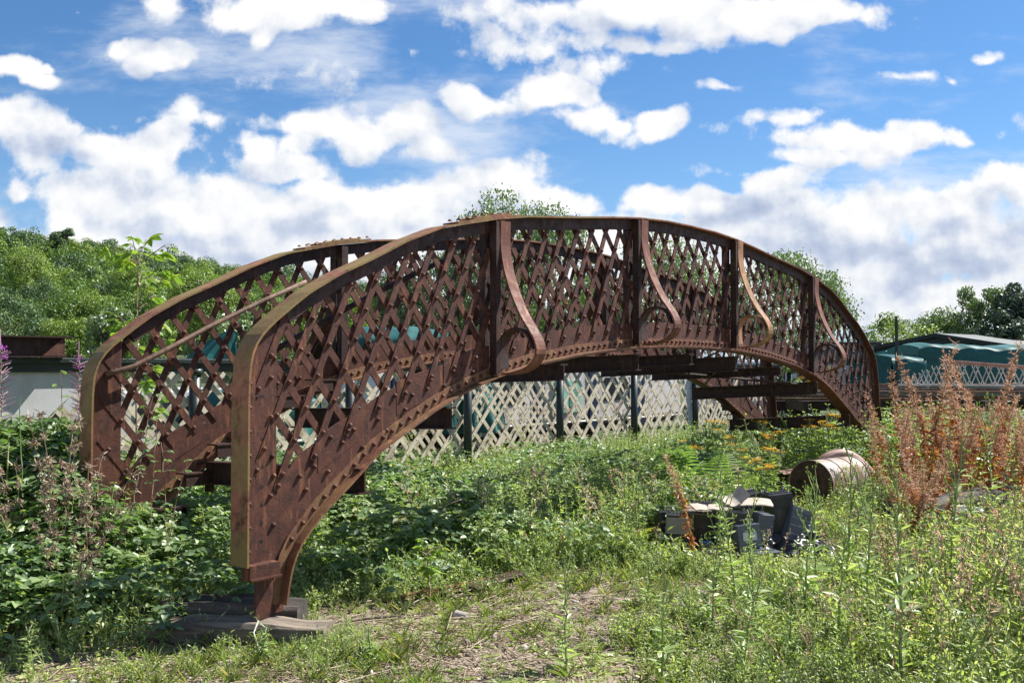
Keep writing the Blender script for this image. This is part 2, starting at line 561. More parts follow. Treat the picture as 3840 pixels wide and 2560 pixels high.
M['basin'] = plain('white_enamel', (0.70, 0.71, 0.72), 0.25, var=0.05, dirt=(0.35, 0.37, 0.30), dirt_amt=0.3)
M['yellow'] = plain('yellow_paint', (0.55, 0.30, 0.02), 0.5, bump=0)
M['red'] = plain('red_paint', (0.35, 0.02, 0.02), 0.5, bump=0)
M['lamp_yellow'] = plain('amber_reflector', (0.75, 0.55, 0.18), 0.3, bump=0)
M['pinkwhite'] = plain('faded_white_paint', (0.55, 0.50, 0.48), 0.6, var=0.15, dirt=(0.35, 0.20, 0.16), dirt_amt=0.5)
M['pink'] = plain('faded_pink_paint', (0.48, 0.27, 0.24), 0.6, var=0.2, dirt=(0.30, 0.10, 0.07), dirt_amt=0.5)
M['tin'] = plain('old_tin', (0.42, 0.36, 0.33), 0.55, var=0.3, dirt=(0.2, 0.1, 0.06), dirt_amt=0.6)
M['wire'] = plain('pale_cable', (0.55, 0.53, 0.50), 0.6, bump=0)
M['bark'] = plain('tree_bark', (0.10, 0.08, 0.06), 0.9, var=0.4, scale=8, bump=0.6, bscale=20)
M['bark_pale'] = plain('pale_birch_bark', (0.33, 0.30, 0.27), 0.85, var=0.4, scale=6, bump=0.4, bscale=20)

# ------------------------------------------------------------------ the footbridge span
S2 = Vector((0.6297, 0.7768, 0))
N2 = Vector((-0.7768, 0.6297, 0))
C0 = Vector((1.7704, 10.1476, 0))
BR = empty('footbridge_span', C0, math.atan2(S2.y, S2.x))
tag(BR, 'rusty riveted arched lattice footbridge span standing on the ground', 'footbridge')

TOP = [(0, 3.085), (.5, 3.08), (1, 3.052), (1.5, 3.0), (2, 2.94), (2.7, 2.865), (3.1, 2.80), (3.7, 2.67), (4.06, 2.535), (4.4, 2.375), (4.68, 2.255), (4.93, 2.12), (5.06, 2.03), (5.12, 1.985)]
CORNER = [(5.20, 1.925), (5.26, 1.875), (5.31, 1.82), (5.345, 1.76), (5.365, 1.69), (5.375, 1.60), (5.38, 1.45), (5.38, 1.1), (5.38, .75), (5.38, .47)]
BOT = [(0, 1.877), (.58, 1.87), (1.04, 1.855), (1.44, 1.825), (1.9, 1.785), (2.6, 1.69), (3.1, 1.585), (3.47, 1.475), (3.8, 1.345), (4.33, 1.09), (4.58, .90), (4.76, .775), (4.89, .665), (5.0, .55), (5.05, .46), (5.085, .34), (5.105, .20)]
PLT = [(0, 2.10), (.6, 2.095), (1.2, 2.06), (1.63, 2.03), (2.11, 1.985), (2.62, 1.90), (3.1, 1.83), (3.4, 1.755), (4.25, 1.47), (4.63, 1.27), (4.9, 1.13), (5.14, .985)]


def dense(tab, n):
    x = np.array([p[0] for p in tab])
    y = np.array([p[1] for p in tab])
    d = np.concatenate([[0], np.cumsum(np.hypot(np.diff(x), np.diff(y)))])
    k = np.linspace(0, d[-1], n)
    return np.interp(k, d, x), np.interp(k, d, y)


def fn(tab):
    x = np.array([p[0] for p in tab])
    y = np.array([p[1] for p in tab])
    return lambda s: np.interp(np.abs(s), x, y)


topf, botf, pltf = fn(TOP), fn(BOT), fn(PLT)


def warp(v):
    """the right-hand end leans outwards a little"""
    v = v.copy()
    w = np.clip((v[:, 0] - 4.15) / 0.75, 0, 1)
    w = w * w * (3 - 2 * w)
    v[:, 0] += w * np.interp(v[:, 2], [.2, .8, 1.1, 1.35, 1.75, 2.1], [.36, .26, .13, .10, .03, 0])
    return v


def tf_near(v):
    return warp(v)


def tf_far(v):
    v = warp(v)
    s = v[:, 0].copy()
    Wd = np.interp(s, [-5.4, 5.4], [1.76, 1.57])
    v[:, 1] = Wd - v[:, 1]
    v[:, 2] -= np.interp(s, [-5.4, -3.1, 3.1, 5.4], [.095, .055, .075, .075])
    v[:, 0] += -.03
    return v


def offset_path(x, y, d):
    tx, ty = np.gradient(x), np.gradient(y)
    L = np.hypot(tx, ty)
    return x - ty / L * d, y + tx / L * d


def clip_bar(s0, ang, lo, hi, pts=260):
    """runs of a lattice bar through (s0, h=2) at the angle that lie between the plate and the chord"""
    t = np.linspace(-2.6, 2.6, pts)
    s, h = s0 + t * math.cos(ang), 2.0 + t * math.sin(ang)
    ok = (h > lo(s)) & (h < hi(s)) & (np.abs(s) < 5.30)
    out, i = [], 0
    while i < pts:
        if ok[i]:
            j = i
            while j + 1 < pts and ok[j + 1]:
                j += 1
            if j - i > 6:
                out.append(((s[i], h[i]), (s[j], h[j])))
            i = j
        i += 1
    return out


def hifun(s):
    a = np.abs(s)
    hx = np.array([p[0] for p in TOP + CORNER[:5]])
    hy = np.array([p[1] for p in TOP + CORNER[:5]])
    return np.interp(a, hx, hy) - 0.03


def lofun(s):
    return pltf(s) - 0.10


STIFF = [-3.09, -1.02, 0.98, 3.11]
SCROLL = [(-.055, -.0), (-.085, -.20), (-.13, -.39), (-.20, -.575), (-.295, -.755), (-.385, -.87), (-.44, -.95), (-.458, -1.03), (-.425, -1.105), (-.335, -1.17), (-.215, -1.20), (-.10, -1.205)]
LOOP = [(-.075, -1.16), (-.062, -1.03), (-.072, -.93), (-.12, -.865), (-.20, -.835), (-.285, -.84), (-.345, -.875), (-.385, -.93), (-.41, -1.0)]


def girder(name, tf, label, far=False):
    g = {}
    # solid web plate with haunched ends: the part the others hang on
    x, y = dense(BOT, 60)
    xs = np.concatenate([-x[::-1], x[1:]])
    bt = np.concatenate([y[::-1], y[1:]])
    xt, yt = dense(PLT, 60)
    # columns between the lower and the upper edge
    lo = np.stack([xs, np.zeros_like(xs), bt], 1)
    up_s = np.clip(xs, -5.14, 5.14)
    f = np.abs(xs)
    up_h = np.where(f > 5.0, np.maximum(pltf(up_s) - (f - 5.0) * 1.0, bt + .02), pltf(up_s))
    up = np.stack([xs, np.zeros_like(xs), up_h], 1)
    m = MB(tf)
    m.strip(lo + [0, -.006, 0], up + [0, -.006, 0], (0, .012, 0))
    # filler between haunch and end post
    for sg in (-1, 1):
        a = np.array([[sg * 5.05, -.0055, .46], [sg * 5.02, -.0055, .55], [sg * 4.99, -.0055, .62], [sg * 4.95, -.0055, 1.06]])
        b = np.array([[sg * 5.15, -.0055, .46], [sg * 5.15, -.0055, .55], [sg * 5.15, -.0055, .62], [sg * 5.15, -.0055, .97]])
        m.strip(a, b, (0, .0115, 0))
        # short stepped plates on the haunch
        for k, (s0, s1, dh) in enumerate(((3.2, 3.62, .05), (3.75, 4.1, .06), (4.45, 4.8, .05))):
            a = np.array([[sg * s0, -.009, pltf(s0) - .2], [sg * s1, -.009, pltf(s1) - .2]])
            b = np.array([[sg * s0, -.009, pltf(s0) + dh * .2], [sg * s1, -.009, pltf(s1) + dh * .6]])
            m.strip(a, b, (0, .0185, 0))
    # rivets along the bottom plate
    for sgn in (-1, 1):
        for k in range(60):
            a = .06 + k * .085
            if a > 5.02:
                break
            bx_, by_ = a, float(botf(a))
            sl_ = (float(botf(a + .02)) - float(botf(a - .02))) / .04
            nn = math.hypot(1, sl_)
            m.dome((sgn * (bx_ - sl_ / nn * .038), -.019, by_ + .038 / nn), (0, -1, 0), .0165, .0205, 10, 4)
            if far:
                m.dome((sgn * (bx_ - sl_ / nn * .038), .019, by_ + .038 / nn), (0, 1, 0), .0175, .02)
        for (a, h) in ((4.95, .62 + .35), (4.9, .88), (4.83, 1.02), (4.72, .98), (4.6, 1.16), (4.5, 1.24), (4.42, 1.12), (4.28, 1.30), (4.2, 1.22), (4.02, 1.36), (3.95, 1.46), (3.8, 1.5), (3.62, 1.52), (3.5, 1.60), (3.42, 1.68), (3.3, 1.62), (4.7, 1.2), (4.12, 1.46)):
            m.dome((sgn * a, -.0095, h), (0, -1, 0), .0165, .0205, 10, 4)
    web = m.build('girder', M['rust'], BR)
    web['label'] = label
    # bottom chord: flange plates and angle
    ox, oy = offset_path(xs, bt, 0.0)
    ax, ay = offset_path(xs, bt, -0.014)
    A = np.stack([ox, np.full_like(ox, -.083), oy], 1)
    B = np.stack([ox, np.full_like(ox, .083), oy], 1)
    th = np.stack([ax - ox, np.zeros_like(ox), ay - oy], 1)
    m = MB(tf)
    m.strip(A, B, th)
    c1x, c1y = offset_path(xs, bt, .004)
    c2x, c2y = offset_path(xs, bt, .072)
    for n0, d in ((-.019, .0125), (.0065, .0125)):
        m.strip(np.stack([c1x, np.full_like(ox, n0), c1y], 1), np.stack([c2x, np.full_like(ox, n0), c2y], 1), (0, d, 0))
    # second flange plate in the middle
    k = np.abs(xs) < 2.5
    bx, by = offset_path(xs, bt, -0.016)
    m.strip(np.stack([bx, np.full_like(ox, -.078), by], 1)[k], np.stack([bx, np.full_like(ox, .078), by], 1)[k], th[k] * .8)
    m.build('bottom_flange', M['rust_edge'], web)
    # top flange and end-post flange, one bent plate
    px, py = [p[0] for p in TOP + CORNER], [p[1] for p in TOP + CORNER]
    dx, dy = dense(list(zip(px, py)), 110)
    tx = np.concatenate([-dx[::-1], dx[1:]])
    ty = np.concatenate([dy[::-1], dy[1:]])
    A = np.stack([tx, np.full_like(tx, -.083), ty], 1)
    B = np.stack([tx, np.full_like(tx, .083), ty], 1)
    qx, qy = offset_path(tx, ty, .014)
    th = np.stack([qx - tx, np.zeros_like(tx), qy - ty], 1)
    m = MB(tf)
    m.strip(A, B, th)
    # cover plates over the joints
    for s0, s1 in ((-3.55, -2.75), (2.7, 3.5)):
        k = (tx > s0) & (tx < s1)
        q1 = np.stack([tx + th[:, 0] * 1.1, np.full_like(tx, -.079), ty + th[:, 2] * 1.1], 1)[k]
        q2 = np.stack([tx + th[:, 0] * 1.1, np.full_like(tx, .079), ty + th[:, 2] * 1.1], 1)[k]
        m.strip(q1, q2, th[k] * .9)
        k2 = (tx > s0 + .18) & (tx < s1 - .12)
        m.strip(np.stack([tx + th[:, 0] * 2.05, np.full_like(tx, -.075), ty + th[:, 2] * 2.05], 1)[k2], np.stack([tx + th[:, 0] * 2.05, np.full_like(tx, .075), ty + th[:, 2] * 2.05], 1)[k2], th[k2] * .9)
        for q in np.linspace(s0 + .06, s1 - .06, 8):
            for n0 in (-.05, .05):
                m.dome((q, n0, float(topf(q)) + .04), (0, 0, 1), .018, .016, 7, 2)
    m.build('top_flange', M['rust_moss'], web)
    # angles under the top flange
    m = MB(tf)
    e1x, e1y = offset_path(tx, ty, -.004)
    e2x, e2y = offset_path(tx, ty, -.095)
    k = np.abs(tx) < 5.13
    for n0, d in ((-.020, .016), (.004, .016)):
        m.strip(np.stack([e1x, np.full_like(tx, n0), e1y], 1)[k], np.stack([e2x, np.full_like(tx, n0), e2y], 1)[k], (0, d, 0))
    m.strip(np.stack([tx, np.full_like(tx, -.003), ty - .004], 1)[k], np.stack([tx, np.full_like(tx, -.003), ty - .06], 1)[k], (0, .006, 0))
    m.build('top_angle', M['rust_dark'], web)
    # end posts
    for sg in (-1, 1):
        kk = (sg * tx > 5.135)
        o_ = np.stack([tx, np.full_like(tx, -.012), ty], 1)[kk]
        o_ = o_[np.argsort(-o_[:, 2])]
        i_ = o_.copy()
        i_[:, 0] = sg * 5.135
        o_[:, 0] -= sg * .003
        o_[:, 2] = np.minimum(o_[:, 2], 1.95)
        i_[:, 2] = np.minimum(i_[:, 2], 1.86 - 0 * i_[:, 2])
        o_[:, 2] -= .004
        m = MB(tf)
        m.strip(o_, i_, (0, .024, 0))
        # angle leg along the flange
        j = o_[:, 2] < 1.72
        oo = o_[j].copy()
        ii = oo.copy()
        oo[:, 1] = -.026
        ii[:, 1] = -.026
        ii[:, 0] -= sg * .075
        m.strip(oo, ii, (0, .013, 0))
        # bracket and foot
        m.box((sg * 5.265, -.045, .435), (.22, .085, .085))
        m.box((sg * 5.265, -.05, .395), (.222, .11, .012))
        hs = np.linspace(.55, 1.7, 9)
        for h in hs:
            m.dome((sg * 5.345, -.026, h), (0, -1, 0), .0165, .0205, 10, 4)
        for h in (.72, .9, 1.02, 1.14, 1.38, 1.62, 1.74):
            m.dome((sg * (5.165 + .012 * (hash(h) % 3 - 1)), -.012, h - .03), (0, -1, 0), .0165, .0205, 10, 4)
        # bolt holes: dark plugs set in the plate
        m.cur = 1
        for h in (.6, .71, .82, .93, 1.05, 1.22, 1.48):
            m.tube([(sg * 5.24, -.0128, h), (sg * 5.24, .004, h)], .012, 10)
        m.cur = 0
        m.box((sg * 5.235, -.03, .265), (.125, .014, .25))
        m.box((sg * 5.18, .0, .265), (.014, .06, .25))
        m.box((sg * 5.12, .0, .30), (.10, .018, .30))
        m.build('end_post', [M['rust'], M['black']], web)
    # lattice panels between the stiffeners, front and back bars on each side of the web
    edges = [-5.32] + STIFF + [5.32]
    for a, b in zip(edges[:-1], edges[1:]):
        m = MB(tf)
        nodes = {}
        bars = []
        for ang, pitch, n0 in ((R(65.5), .212, -.018), (R(-50.0), .2615, .006)):
            ph = 0.03 if ang > 0 else 0.08
            for k in range(-40, 41):
                for (p, q) in clip_bar(ph + k * pitch, ang, lofun, hifun):
                    bars.append((ang, n0, p, q))
        for ang, n0, p, q in bars:
            c, s_ = math.cos(ang), math.sin(ang)
            L = math.hypot(q[0] - p[0], q[1] - p[1])
            # clip to this panel
            t0, t1 = 0.0, 1.0
            dx_ = q[0] - p[0]
            for lim, hi_ in ((a + .012, False), (b - .012, True)):
                tt = (lim - p[0]) / dx_
                if (dx_ > 0) == hi_:
                    t1 = min(t1, tt)
                else:
                    t0 = max(t0, tt)
            if t1 - t0 < 0.03:
                continue
            P = (p[0] + dx_ * t0, p[1] + (q[1] - p[1]) * t0)
            Q = (p[0] + dx_ * t1, p[1] + (q[1] - p[1]) * t1)
            w = .0245
            nx, ny = -s_ * w, c * w
            A = np.array([[P[0] + nx, n0, P[1] + ny], [Q[0] + nx, n0, Q[1] + ny]])
            B = np.array([[P[0] - nx, n0, P[1] - ny], [Q[0] - nx, n0, Q[1] - ny]])
            m.strip(A, B, (0, .011, 0))
            if n0 < 0:
                for e, o in ((0.035, P), (-0.035, Q)):
                    if o[1] < pltf(o[0]) + .02:
                        m.dome((o[0] + c * e, n0, o[1] + s_ * e), (0, -1, 0), .0165, .0205, 10, 4)
        # rivets where bars cross
        fr = [(p, q) for ang, n0, p, q in bars if n0 < 0]
        bk = [(p, q) for ang, n0, p, q in bars if n0 > 0]
        for p, q in fr:
            for u, w_ in bk:
                d1 = (q[0] - p[0], q[1] - p[1])
                d2 = (w_[0] - u[0], w_[1] - u[1])
                den = d1[0] * d2[1] - d1[1] * d2[0]
                t = ((u[0] - p[0]) * d2[1] - (u[1] - p[1]) * d2[0]) / den
                v_ = ((u[0] - p[0]) * d1[1] - (u[1] - p[1]) * d1[0]) / den
                if 0 < t < 1 and 0 < v_ < 1:
                    x_, y_ = p[0] + d1[0] * t, p[1] + d1[1] * t
                    if a < x_ < b and pltf(x_) - .12 < y_ < hifun(x_) - .06:
                        m.dome((x_, -.018, y_), (0, -1, 0), .0165, .0205, 10, 4)
                        if far:
                            m.dome((x_, .017, y_), (0, 1, 0), .018, .018, 7, 2)
        m.build('lattice_panel', M['rust'], web)
    # stiffeners and their scrolled braces
    for i, s in enumerate(STIFF):
        h0, h1 = float(botf(s)) + .01, float(topf(s)) - .006
        m = MB(tf)
        m.box((s - .014, -.052, (h0 + h1) / 2), (.012, .064, h1 - h0))
        m.box((s + .014, -.052, (h0 + h1) / 2), (.012, .064, h1 - h0 - .012))
        m.box((s, -.088, (h0 + h1) / 2), (.052, .010, h1 - h0 - .02))
        m.box((s, .045, (h0 + h1) / 2), (.07, .06, h1 - h0 - .03))
        for h in np.arange(h0 + .12, h1 - .1, .14):
            m.dome((s - .021, -.055, h), (-1, 0, 0), .016, .014, 7, 2)
        st = m.build('stiffener', M['rust_dark'], web)  # shade of the side faces is put into the colour: darker rust than the web
        # strap: sweeps out from the chord and curls back to the foot
        pts = np.array(SCROLL)
        pts[:, 0] -= .045 * np.clip(1 + pts[:, 1] / .25, 0, 1)
        lastd = h0 - h1 + .02
        scale = (h0 - h1 - .0) / -1.205 if True else 1
        pts[:, 1] *= scale
        d = np.concatenate([[0], np.cumsum(np.hypot(*np.diff(pts, axis=0).T))])
        kk = np.linspace(0, d[-1], 42)
        # smooth the polyline
        px_ = np.interp(kk, d, pts[:, 0])
        pz_ = np.interp(kk, d, pts[:, 1])
        for _ in range(3):
            px_[1:-1] = (px_[:-2] + 2 * px_[1:-1] + px_[2:]) / 4
            pz_[1:-1] = (pz_[:-2] + 2 * pz_[1:-1] + pz_[2:]) / 4
        gx, gz = np.gradient(px_), np.gradient(pz_)
        L = np.hypot(gx, gz)
        wid = .118
        A = np.stack([np.full_like(px_, s + .022), px_, pz_ + h1], 1)
        B = A + [wid, 0, 0]
        m = MB(tf)
        m.strip(A, B, np.stack([np.zeros_like(px_), gz / L * -.016, -gx / L * -.016], 1))
        m.build('brace_strap', M['rust_ochre'] if (i == 2 and not far) else M['rust_pink'], web)
        lp = np.array(LOOP)
        lp[:, 1] *= scale
        d = np.concatenate([[0], np.cumsum(np.hypot(*np.diff(lp, axis=0).T))])
        kk = np.linspace(0, d[-1], 24)
        px_ = np.interp(kk, d, lp[:, 0])
        pz_ = np.interp(kk, d, lp[:, 1])
        for _ in range(3):
            px_[1:-1] = (px_[:-2] + 2 * px_[1:-1] + px_[2:]) / 4
            pz_[1:-1] = (pz_[:-2] + 2 * pz_[1:-1] + pz_[2:]) / 4
        gx, gz = np.gradient(px_), np.gradient(pz_)
        L = np.hypot(gx, gz)
        A = np.stack([np.full_like(px_, s + .028), px_, pz_ + h1], 1)
        m = MB(tf)
        m.strip(A, A + [wid - .016, 0, 0], np.stack([np.zeros_like(px_), gz / L * -.018, -gx / L * -.018], 1))
        m.build('brace_loop', M['rust_ochre'] if i == 2 else M['rust_dark'], web)
    # handrail on the inner side of the left-hand bay
    m = MB(tf)
    m.tube([(-5.26, .02, 1.70), (-5.2, .05, 1.715), (-5.08, .10, 1.755), (-4.84, .11, 1.87), (-4.47, .11, 2.05), (-3.97, .11, 2.27), (-3.55, .11, 2.44)] + ([] if far else [(-3.44, .11, 2.475), (-3.36, .10, 2.46)]), .02, 10)
    for s in (-4.6, -3.9):
        h = float(np.interp(s, [-4.84, -4.47, -3.97], [1.85, 2.03, 2.25]))
        m.tube([(s, .02, h - .07), (s, .09, h - .06), (s, .11, h - .01)], .009, 6)
    m.build('handrail', M['rail_brown'] if far else M['rust_dark'], web, smooth=True)
    return web


girder('girder', tf_near, 'outer lattice girder nearer the viewer, lit by the sun')
girder('girder', tf_far, 'second lattice girder on the far side, with brown handrail', True)
# cross beams that tie the two girders together
for s, h, dh, hh in ((-4.45, .98, .05, .16), (-3.6, 1.36, .05, .15), (-2.2, 1.68, .05, .13), (-1.02, 1.775, .06, .14), (.0, 1.79, .06, .10), (.98, 1.775, .075, .15), (2.15, 1.66, .075, .09), (3.25, 1.475, .10, .15), (4.36, 1.02, .12, .15)):
    m = MB()
    y0, y1 = -.07, 1.66
    sw = .05 * (1 if s < 3 else 2)
    L = y1 - y0
    for th_, zz, wd in ((hh, 0, .012), (.012, hh / 2, .10), (.012, -hh / 2, .10)):
        A = np.array([[s - wd / 2, y0, h + zz - hh / 2 - th_ / 2], [s - wd / 2 - sw, y1, h + zz - hh / 2 - th_ / 2 - dh]])
        m.strip(A, A + [wd, 0, 0], (0, 0, th_))
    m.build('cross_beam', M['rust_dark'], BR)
# wind-bracing rods under the deck
for (s0, n0, h0, s1, n1, h1, r_) in ((1.0, .1, 1.70, 3.2, 1.5, 1.42, .012), (3.2, .1, 1.44, 1.0, 1.5, 1.66, .016), (-1.0, .1, 1.72, 1.0, 1.5, 1.66, .014), (.98, .05, 1.87, 2.6, 1.55, 1.62, .011)):
    MB().tube([(s0, n0, h0), (s1, n1, h1)], r_, 8).build('tie_rod', M['rust_dark'], BR)
# stumps of the stair treads still bolted to the far girder
for k, (s, h) in enumerate(((-4.85, .62), (-4.62, .86), (-4.35, 1.06), (-4.05, 1.26), (-3.75, 1.42), (-3.4, 1.55), (3.6, 1.40), (3.95, 1.20), (4.3, .98))):
    m = MB()
    m.box((s, 1.62, h), (.26, .13, .012))
    m.box((s + .125, 1.63, h - .085), (.012, .11, .15))
    m.box((s - .02, 1.57, h - .05), (.2, .014, .09))
    m.build('tread_bracket', M['rust_dark'], BR)

# ------------------------------------------------------------------ ground
def ground_z(x, y):
    return 0.03 * np.sin(x * 1.3 + .4) * np.cos(y * .9) + 0.025 * np.sin(x * .5 - y * .7) + 0.012 * np.sin(3.1 * x + 1.7 * y)


def hill_z(x, y):
    """wooded hillside to the left, far behind"""
    x, y = np.asarray(x, float), np.asarray(y, float)
    az = x / np.maximum(y, 1)
    ridge = np.interp(az, [-.9, -.514, -.45, -.38, -.30, -.24, -.19, -.12, -.05, .02, .1, .25], [.172, .134, .128, .116, .099, .092, .083, .068, .050, .03, .012, .0])
    t = np.clip((y - 120) / 230, 0, 1)
    return ridge * 330 * t ** 1.25 * 0.985 - 6 * np.clip((y - 350) / 200, 0, 1)


def build_ground():
    r = np.concatenate([np.linspace(2.2, 26, 120), np.geomspace(27, 900, 60)])
    a = np.linspace(-math.pi, math.pi, 241)
    rr, aa = np.meshgrid(r, a, indexing='ij')
    x, y = rr * np.sin(aa), rr * np.cos(aa)
    z = ground_z(x, y) * np.clip((40 - rr) / 20, 0, 1)
    z = z + np.where((y > 100), hill_z(x, y), 0)
    V = np.stack([x, y, z], -1).reshape(-1, 3)
    n = len(a)
    i = np.arange(len(r) - 1)[:, None] * n + np.arange(n - 1)[None]
    F = np.stack([i, i + 1, i + n + 1, i + n], -1).reshape(-1, 4)
    c = len(V)
    V = np.concatenate([V, [[0, 0, 0]]])
    m, t, out = material('dry_earth_and_moss')
    p = t.new('ShaderNodeBsdfPrincipled')
    co = t.new('ShaderNodeTexCoord').outputs['Object']
    n1 = t.noise(co, 0.9, 6, 0.6, .3)
    n2 = t.noise(co, 9, 7, 0.68)
    n3 = t.noise(co, 95, 6, 0.8)
    c1 = t.ramp(n2, [(0.3, (0.15, 0.11, 0.08)), (0.5, (0.30, 0.235, 0.175)), (0.68, (0.46, 0.38, 0.29))])
    c1 = t.mix(t.smooth(n3, .5, .62, 0, .75), c1, (0.56, 0.48, 0.38, 1))
    c1 = t.mix(t.smooth(n3, .36, .46, .8, 0), c1, (0.075, 0.055, 0.042, 1))
    c1 = t.mix(t.smooth(t.noise(co, 3.2, 6, .65), 0.52, 0.64, 0, .75), c1, (0.10, 0.16, 0.035, 1))
    c1 = t.mix(t.smooth(t.noise(co, 4.7, 6, .6), 0.6, 0.7, 0, .7), c1, (0.20, 0.10, 0.045, 1))
    c1 = t.mix(t.smooth(n1, .48, .66, 0, .55), c1, (0.13, 0.10, 0.078, 1))
    sp = t.new('ShaderNodeSeparateXYZ')
    t.l.new(co, sp.inputs[0])
    c1 = t.mix(t.smooth(sp.outputs[1], 9, 16), c1, (0.05, 0.07, 0.025, 1))
    t.put(p.inputs['Base Color'], c1)
    p.inputs['Roughness'].default_value = .95
    bn = t.new('ShaderNodeBump')
    bn.inputs['Strength'].default_value = .9
    bn.inputs['Distance'].default_value = .03
    t.put(bn.inputs['Height'], t.math('ADD', n2, t.math('MULTIPLY', n3, .4)))
    t.put(p.inputs['Normal'], bn.outputs[0])
    t.l.new(p.outputs[0], out.inputs[0])
    o = mesh_np('ground', V[:c], F, m, smooth=True)
    MB().strip([(-2.3, -2.3, -.02), (2.3, -2.3, -.02)], [(-2.3, 2.3, -.02), (2.3, 2.3, -.02)], (0, 0, -.02)).build('ground_underfoot', m)['kind'] = 'structure'
    return tag(o, kind='structure')


build_ground()

# ------------------------------------------------------------------ the white lattice parapet behind
F0 = Vector((-3.535, 11.0, 0))
FD = 2.26


def fpt(i, q=0.0, z=0.0):
    p = F0 + S2 * (i * FD) + N2 * q
    return Vector((p.x, p.y, z))


FN = empty('lattice_parapet', fpt(0), math.atan2(S2.y, S2.x))
tag(FN, 'long cream lattice parapet with dark green top rail and posts behind the span', 'parapet')
m = MB()
m.box((FD * 2.2, 0, 1.725), (FD * 9.6, .20, .05))
m.box((FD * 2.2, -.03, 1.66), (FD * 9.6, .05, .10))
m.box((FD * 2.2, .05, 1.655), (FD * 9.6, .02, .08))
m.build('top_rail', M['dark_green'], FN, bevel=.006)
m = MB()
m.box((FD * 2.5, .02, .05), (FD * 8, .08, .10))
m.build('bottom_rail', M['cream'], FN)
for i in range(-1, 8):
    m = MB()
    m.tube([(i * FD, -.06, -.05), (i * FD, -.06, 1.64)], .062, 14)
    m.tube([(i * FD, -.06, 1.57), (i * FD, -.06, 1.64)], [.075, .085], 14)
    m.tube([(i * FD, -.06, -.05), (i * FD, -.06, .12)], [.085, .075], 14)
    m.build('post', M['dark_green'], FN, smooth=True)
for i in range(-1, 7):
    m = MB()
    rr_ = random.Random(i)
    a, b = i * FD + .02, (i + 1) * FD - .02
    P = .355
    for sg, n0 in ((1, .0), (-1, .03)):
        for k in range(-8, 16):
            s0 = a + k * P + (0.1 if sg < 0 else 0)
            # bar from z=.1 upwards at 46 degrees
            z0, z1 = .1, 1.63
            T = 1.07
            p0, p1 = (s0, z0), (s0 + sg * (z1 - z0) / T, z1)
            t0, t1 = 0, 1
            for lim in (a, b):
                t = (lim - p0[0]) / (p1[0] - p0[0])
                if (lim == a) == (sg > 0):
                    t0 = max(t0, t)
                else:
                    t1 = min(t1, t)
            if t1 - t0 < .05:
                continue
            if rr_.random() < .05:
                t1 = t0 + (t1 - t0) * .55
            A0 = (p0[0] + (p1[0] - p0[0]) * t0, p0[1] + (p1[1] - p0[1]) * t0)
            A1 = (p0[0] + (p1[0] - p0[0]) * t1, p0[1] + (p1[1] - p0[1]) * t1)
            an = math.atan2(A1[1] - A0[1], A1[0] - A0[0])
            nx, nz = -math.sin(an) * .029, math.cos(an) * .029
            j = rr_.uniform(-.012, .012)
            an += rr_.uniform(-.012, .012)
            m.strip([(A0[0] + nx, n0 + j, A0[1] + nz), (A1[0] + nx, n0 + j, A1[1] + nz)], [(A0[0] - nx, n0 + j, A0[1] - nz), (A1[0] - nx, n0 + j, A1[1] - nz)], (0, .014, 0))
            if sg > 0:
                for q in range(1, 9):
                    z = z0 + q * P * T / 2
                    x = p0[0] + (z - z0) / T
                    if a < x < b and z < 1.6:
                        m.dome((x, n0 - .001, z), (0, -1, 0), .015, .012, 6, 2)
    m.build('lattice_panel', M['cream'], FN)
src = [c for c in FN.children if c.name.startswith('lattice_panel')]
for c in src:
    d_ = c.copy()
    COL.objects.link(d_)
    d_.location = (.11, 1.15, -.03)
    d_.rotation_euler = (0, R(.5), 0)
# solid corner gussets with a curved edge
for i, dr in ((-1, 1), (5, -1), (0, -1)):
    m = MB()
    w_, hh_ = (1.28, 1.55) if i == -1 else (.42, 1.55)
    if i == 0:
        continue
    t = np.linspace(0, 1, 18)
    zz = .1 + hh_ * t
    xx = .16 + (w_ - .16) * t ** 2.2
    A = np.stack([np.full_like(t, i * FD + dr * .05), np.full_like(t, -.012), zz], 1)
    B = np.stack([i * FD + dr * xx, np.full_like(t, -.012), zz], 1)
    m.strip(A, B, (0, .011, 0))
    m.build('gusset_plate', M['grey_white'], FN)
    if i == -1:
        m = MB()
        m.strip([(i * FD - 3, -.012, .1), (i * FD + .05, -.012, .1)], [(i * FD - 3, -.012, 1.62), (i * FD + .05, -.012, 1.62)], (0, .011, 0))
        m.build('gusset_plate', M['grey_white'], FN)

# rusty I-section lying on the parapet's rail at the left
e0, e1 = at(-60, 1350, 9.25), at(236, 1350, 9.75)
IB = empty('girder_offcut', (0, 0, 0))
tag(IB, 'short rusty brown I-beam offcut lying on the dark green rail at the left', 'iron beam')
d = (e1 - e0)
d.z = 0
Ld = d.length
d.normalize()
IB.location = (e0.x, e0.y, 1.754)
IB.rotation_euler = (0, 0, math.atan2(d.y, d.x))
m = MB()
m.box((Ld / 2, 0, .095), (Ld, .012, .19))
m.box((Ld / 2, 0, -.003 + .008), (Ld + .02, .16, .014))
m.box((Ld / 2 + .04, 0, .197), (Ld + .08, .16, .014))
m.build('beam', M['rust_dark'], IB)
m = MB()
m.strip([(Ld - .005, -.075, .015), (Ld - .21, -.075, .015)], [(Ld - .005, -.06, .19), (Ld - .02, -.06, .19)], (0, .07, 0))
m.build('web_bracket', M['rust'], IB)

